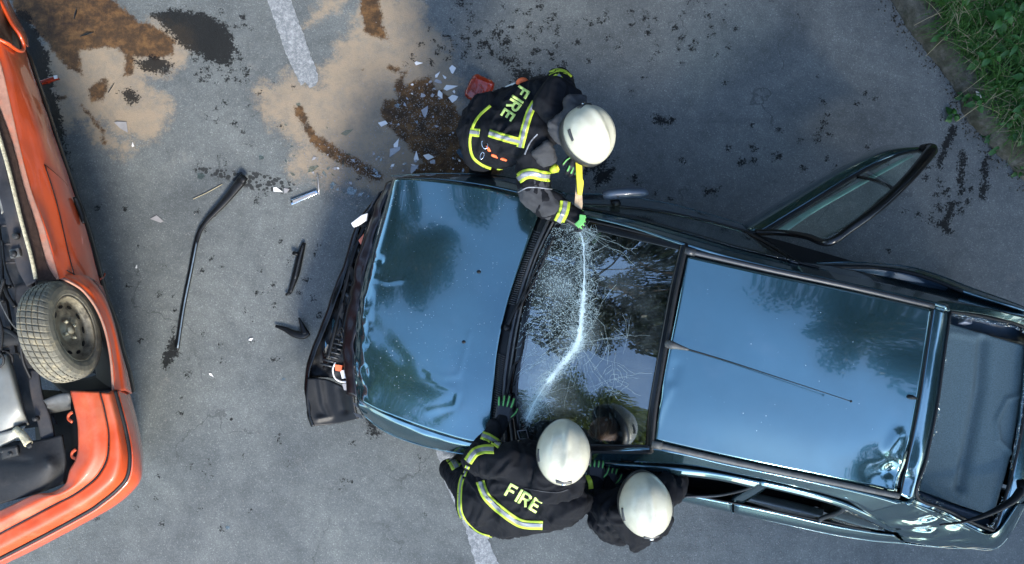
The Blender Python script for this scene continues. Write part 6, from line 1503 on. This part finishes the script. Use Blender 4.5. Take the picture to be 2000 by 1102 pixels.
scatter(8, 840, 890, 140, 200, 8, 16, 'lw', 'one of several small %s bits around the shard cluster')
V = []; F = []
for _ in range(6000):
    z = rnd.random()
    if z < .45: x, y = rnd.gauss(835, 55), rnd.gauss(250, 60)
    elif z < .75: x, y = rnd.gauss(690, 50), rnd.gauss(340, 35)
    elif z < .85: x, y = rnd.uniform(200, 700), rnd.uniform(250, 1000)
    else: x, y = rnd.gauss(1420, 110), rnd.gauss(1050, 30)
    q = P(x, y, .002); r = .0015 + .005 * rnd.random() ** 2; i0 = len(V); a0 = rnd.uniform(0, 6)
    for j in range(3): V.append(q + Vector((math.cos(a0 + j * 2.1) * r, math.sin(a0 + j * 2.1) * r, 0)))
    V.append(q + Vector((0, 0, r * .8))); F += [(i0, i0 + 1, i0 + 3), (i0 + 1, i0 + 2, i0 + 3), (i0 + 2, i0, i0 + 3)]
o = mesh('glass_crumbs', V, F, M['lilac_plastic'], None, False); tag(o, 'fine crumbs of broken glass strewn over the road', 'glass crumbs', kind='stuff')

# long black trim strip
t = tube('trim_strip', PP([(474, 350, .03), (440, 392, .03), (400, 436, .025), (384, 470, .02), (372, 530, .02), (358, 600, .02), (345, 684, .02)]), [.040, .030, .018, .018, .018, .018, .018], M['plastic'], None, 8, 60, flat=.45)
tag(t, 'long bent black trim strip lying alone on the asphalt', 'trim strip')
tube('clip_head', PP([(468, 356, .045), (478, 344, .045)]), .034, M['plastic'], t, 8, flat=.5)
tube('groove', PP([(384, 474, .032), (373, 530, .032), (359, 600, .032), (347, 680, .032)]), .006, simple('bluish_sheen_rubber', (.10, .13, .16), .25), t, 6, 30)
T = thing('black_bracket', 'black slotted plastic strip piece lying upright near the bumper', 'car part', P(578, 525, 0))
tube('bracket_body', PP([(594, 474, .02), (586, 500, .02), (578, 535, .02), (566, 572, .02)]), [.014, .026, .028, .016], M['plastic'], T, 6, 20, flat=.6)
tube('bracket_lug', PP([(572, 494, .03), (582, 497, .03)]), .014, M['plastic'], T, 6); tube('bracket_foot', PP([(558, 576, .02), (568, 572, .02)]), .01, M['plastic'], T, 6); tube('bracket_ridge', PP([(592, 480, .04), (584, 510, .042), (576, 545, .04)]), .006, M['trim'], T, 5, 12)
T = thing('torn_bracket', 'hook shaped torn black plastic piece touching the bumper', 'car part', P(575, 642, 0))
tube('bracket_arm', PP([(538, 637, .02), (556, 643, .025), (574, 652, .03), (592, 655, .03), (604, 650, .03)]), [.010, .018, .026, .030, .018], M['plastic'], T, 6, 24, flat=.5)
tube('bracket_hook', PP([(596, 652, .03), (590, 636, .04), (584, 621, .05)]), [.030, .018, .007], M['plastic'], T, 6, 12, flat=.5)
T = thing('mirror_strip', 'broken silver framed strip beside the tyre print', 'mirror piece', P(592, 387, 0))
prism('strip_frame', [(567, 391), (618, 371), (621, 378), (569, 401)], .0, .02, M['chrome'], T, bev=.003); prism('strip_face', [(571, 392), (615, 375), (617, 378), (573, 397)], .02, .023, M['lilac_plastic'], T)
t = tube('thin_rod', PP([(621, 341, .012), (623, 380, .012)]), .006, M['lilac_plastic'], None, 6); tag(t, 'thin pale rod standing off the silver strip', 'rod')
t = tube('straw_stalk', PP([(377, 389, .006), (405, 376, .008), (434, 360, .006)]), .0028, M['straw'], None, 5, 10); tag(t, 'single straw stalk lying on the sunlit spot', 'stalk')
# red canister-like lens and its fragment
T = thing('red_lens_housing', 'glossy red rounded plastic housing lying above the firefighter', 'tail lamp', P(937, 172, 0))
o, _ = blob('housing', [[(P(918, 182, .06), .045), (P(932, 156, .06), .045), (P(955, 166, .06), .045), (P(940, 194, .06), .045)]], M['red_plastic'], T, .006, 2, .004, 14)
tube('housing_neck', PP([(938, 198, .05), (942, 206, .05)]), .035, M['red_plastic'], T, 10)
tube('housing_seam', PP([(922, 176, .112), (934, 186, .115), (944, 176, .115), (938, 166, .112)]), .005, M['red_plastic'], T, 6, 16)
o = prism('red_fragment', [(940, 196), (955, 205), (948, 225), (936, 222)], .0, .02, simple('matt_red_plastic', (.30, .055, .035), .5), bev=.004); tag(o, 'matt red flat fragment below the red housing', 'plastic piece')
T = thing('orange_glove_tool', 'orange loop handle and pale pad beside the back of the sawing firefighter', 'tool', P(1005, 172, .9))
tube('tool_loop', PP([(1013, 170, 1.12), (1015, 160, 1.14), (1024, 158, 1.14), (1030, 166, 1.12)]), .020, M['orange_strap'], T, 8, 16)
blob('tool_pad', [[(P(992, 176, 1.06), .03), (P(1006, 170, 1.08), .03)]], simple('pale_grey_pad', (.5, .5, .45), .7), T, .008, 2)
o, _ = blob('rubber_cap', [[(P(904, 238, .02), (.036, .036, .02))]], M['rubber'], None, .006, 2); tag(o, 'round black rubber cap on the oil patch by the firefighter', 'cap')
o, _ = blob('blue_rag', [[(P(897, 296, .02), .018), (P(915, 312, .02), .03)], [(P(915, 312, .02), .03), (P(930, 326, .02), .03)]], M['blue_rag'], None, .006, 2, .012, 22); tag(o, 'crumpled dark blue rag on the oil patch beside the firefighter', 'rag')
for i, (x, y, a, l, lb) in enumerate([(147, 27, 1.3, 22, 'black sliver on the upper brown stain'), (170, 67, .3, 28, 'black torn strip in the middle of the brown stain'), (217, 172, 1.0, 22, 'dark twig on the pale sand of the left stain')]):
    d = Vector((math.cos(a), -math.sin(a) * -1, 0)) ; p0 = P(x - l / 2 * math.cos(a), y + l / 2 * math.sin(a), .008); p1 = P(x + l / 2 * math.cos(a), y - l / 2 * math.sin(a), .008)
    t = tube('black_sliver', [p0, p0.lerp(p1, .5) + Vector((.004, 0, .004)), p1], [.003, .010 if i < 2 else .003, .002], M['plastic'], None, 6, 8, flat=.5); tag(t, lb, 'car part', 'dark slivers on the left stain')
T = thing('red_lamp_sliver', 'red lamp sliver sticking out under the orange car', 'lamp piece', P(90, 155, 0))
prism('red_lens', [(76, 158), (108, 148), (112, 152), (78, 164)], .02, .06, M['red_plastic'], T, bev=.003); prism('lamp_edge', [(104, 148), (111, 147), (112, 153), (106, 154)], .06, .065, M['white_plastic'], T)
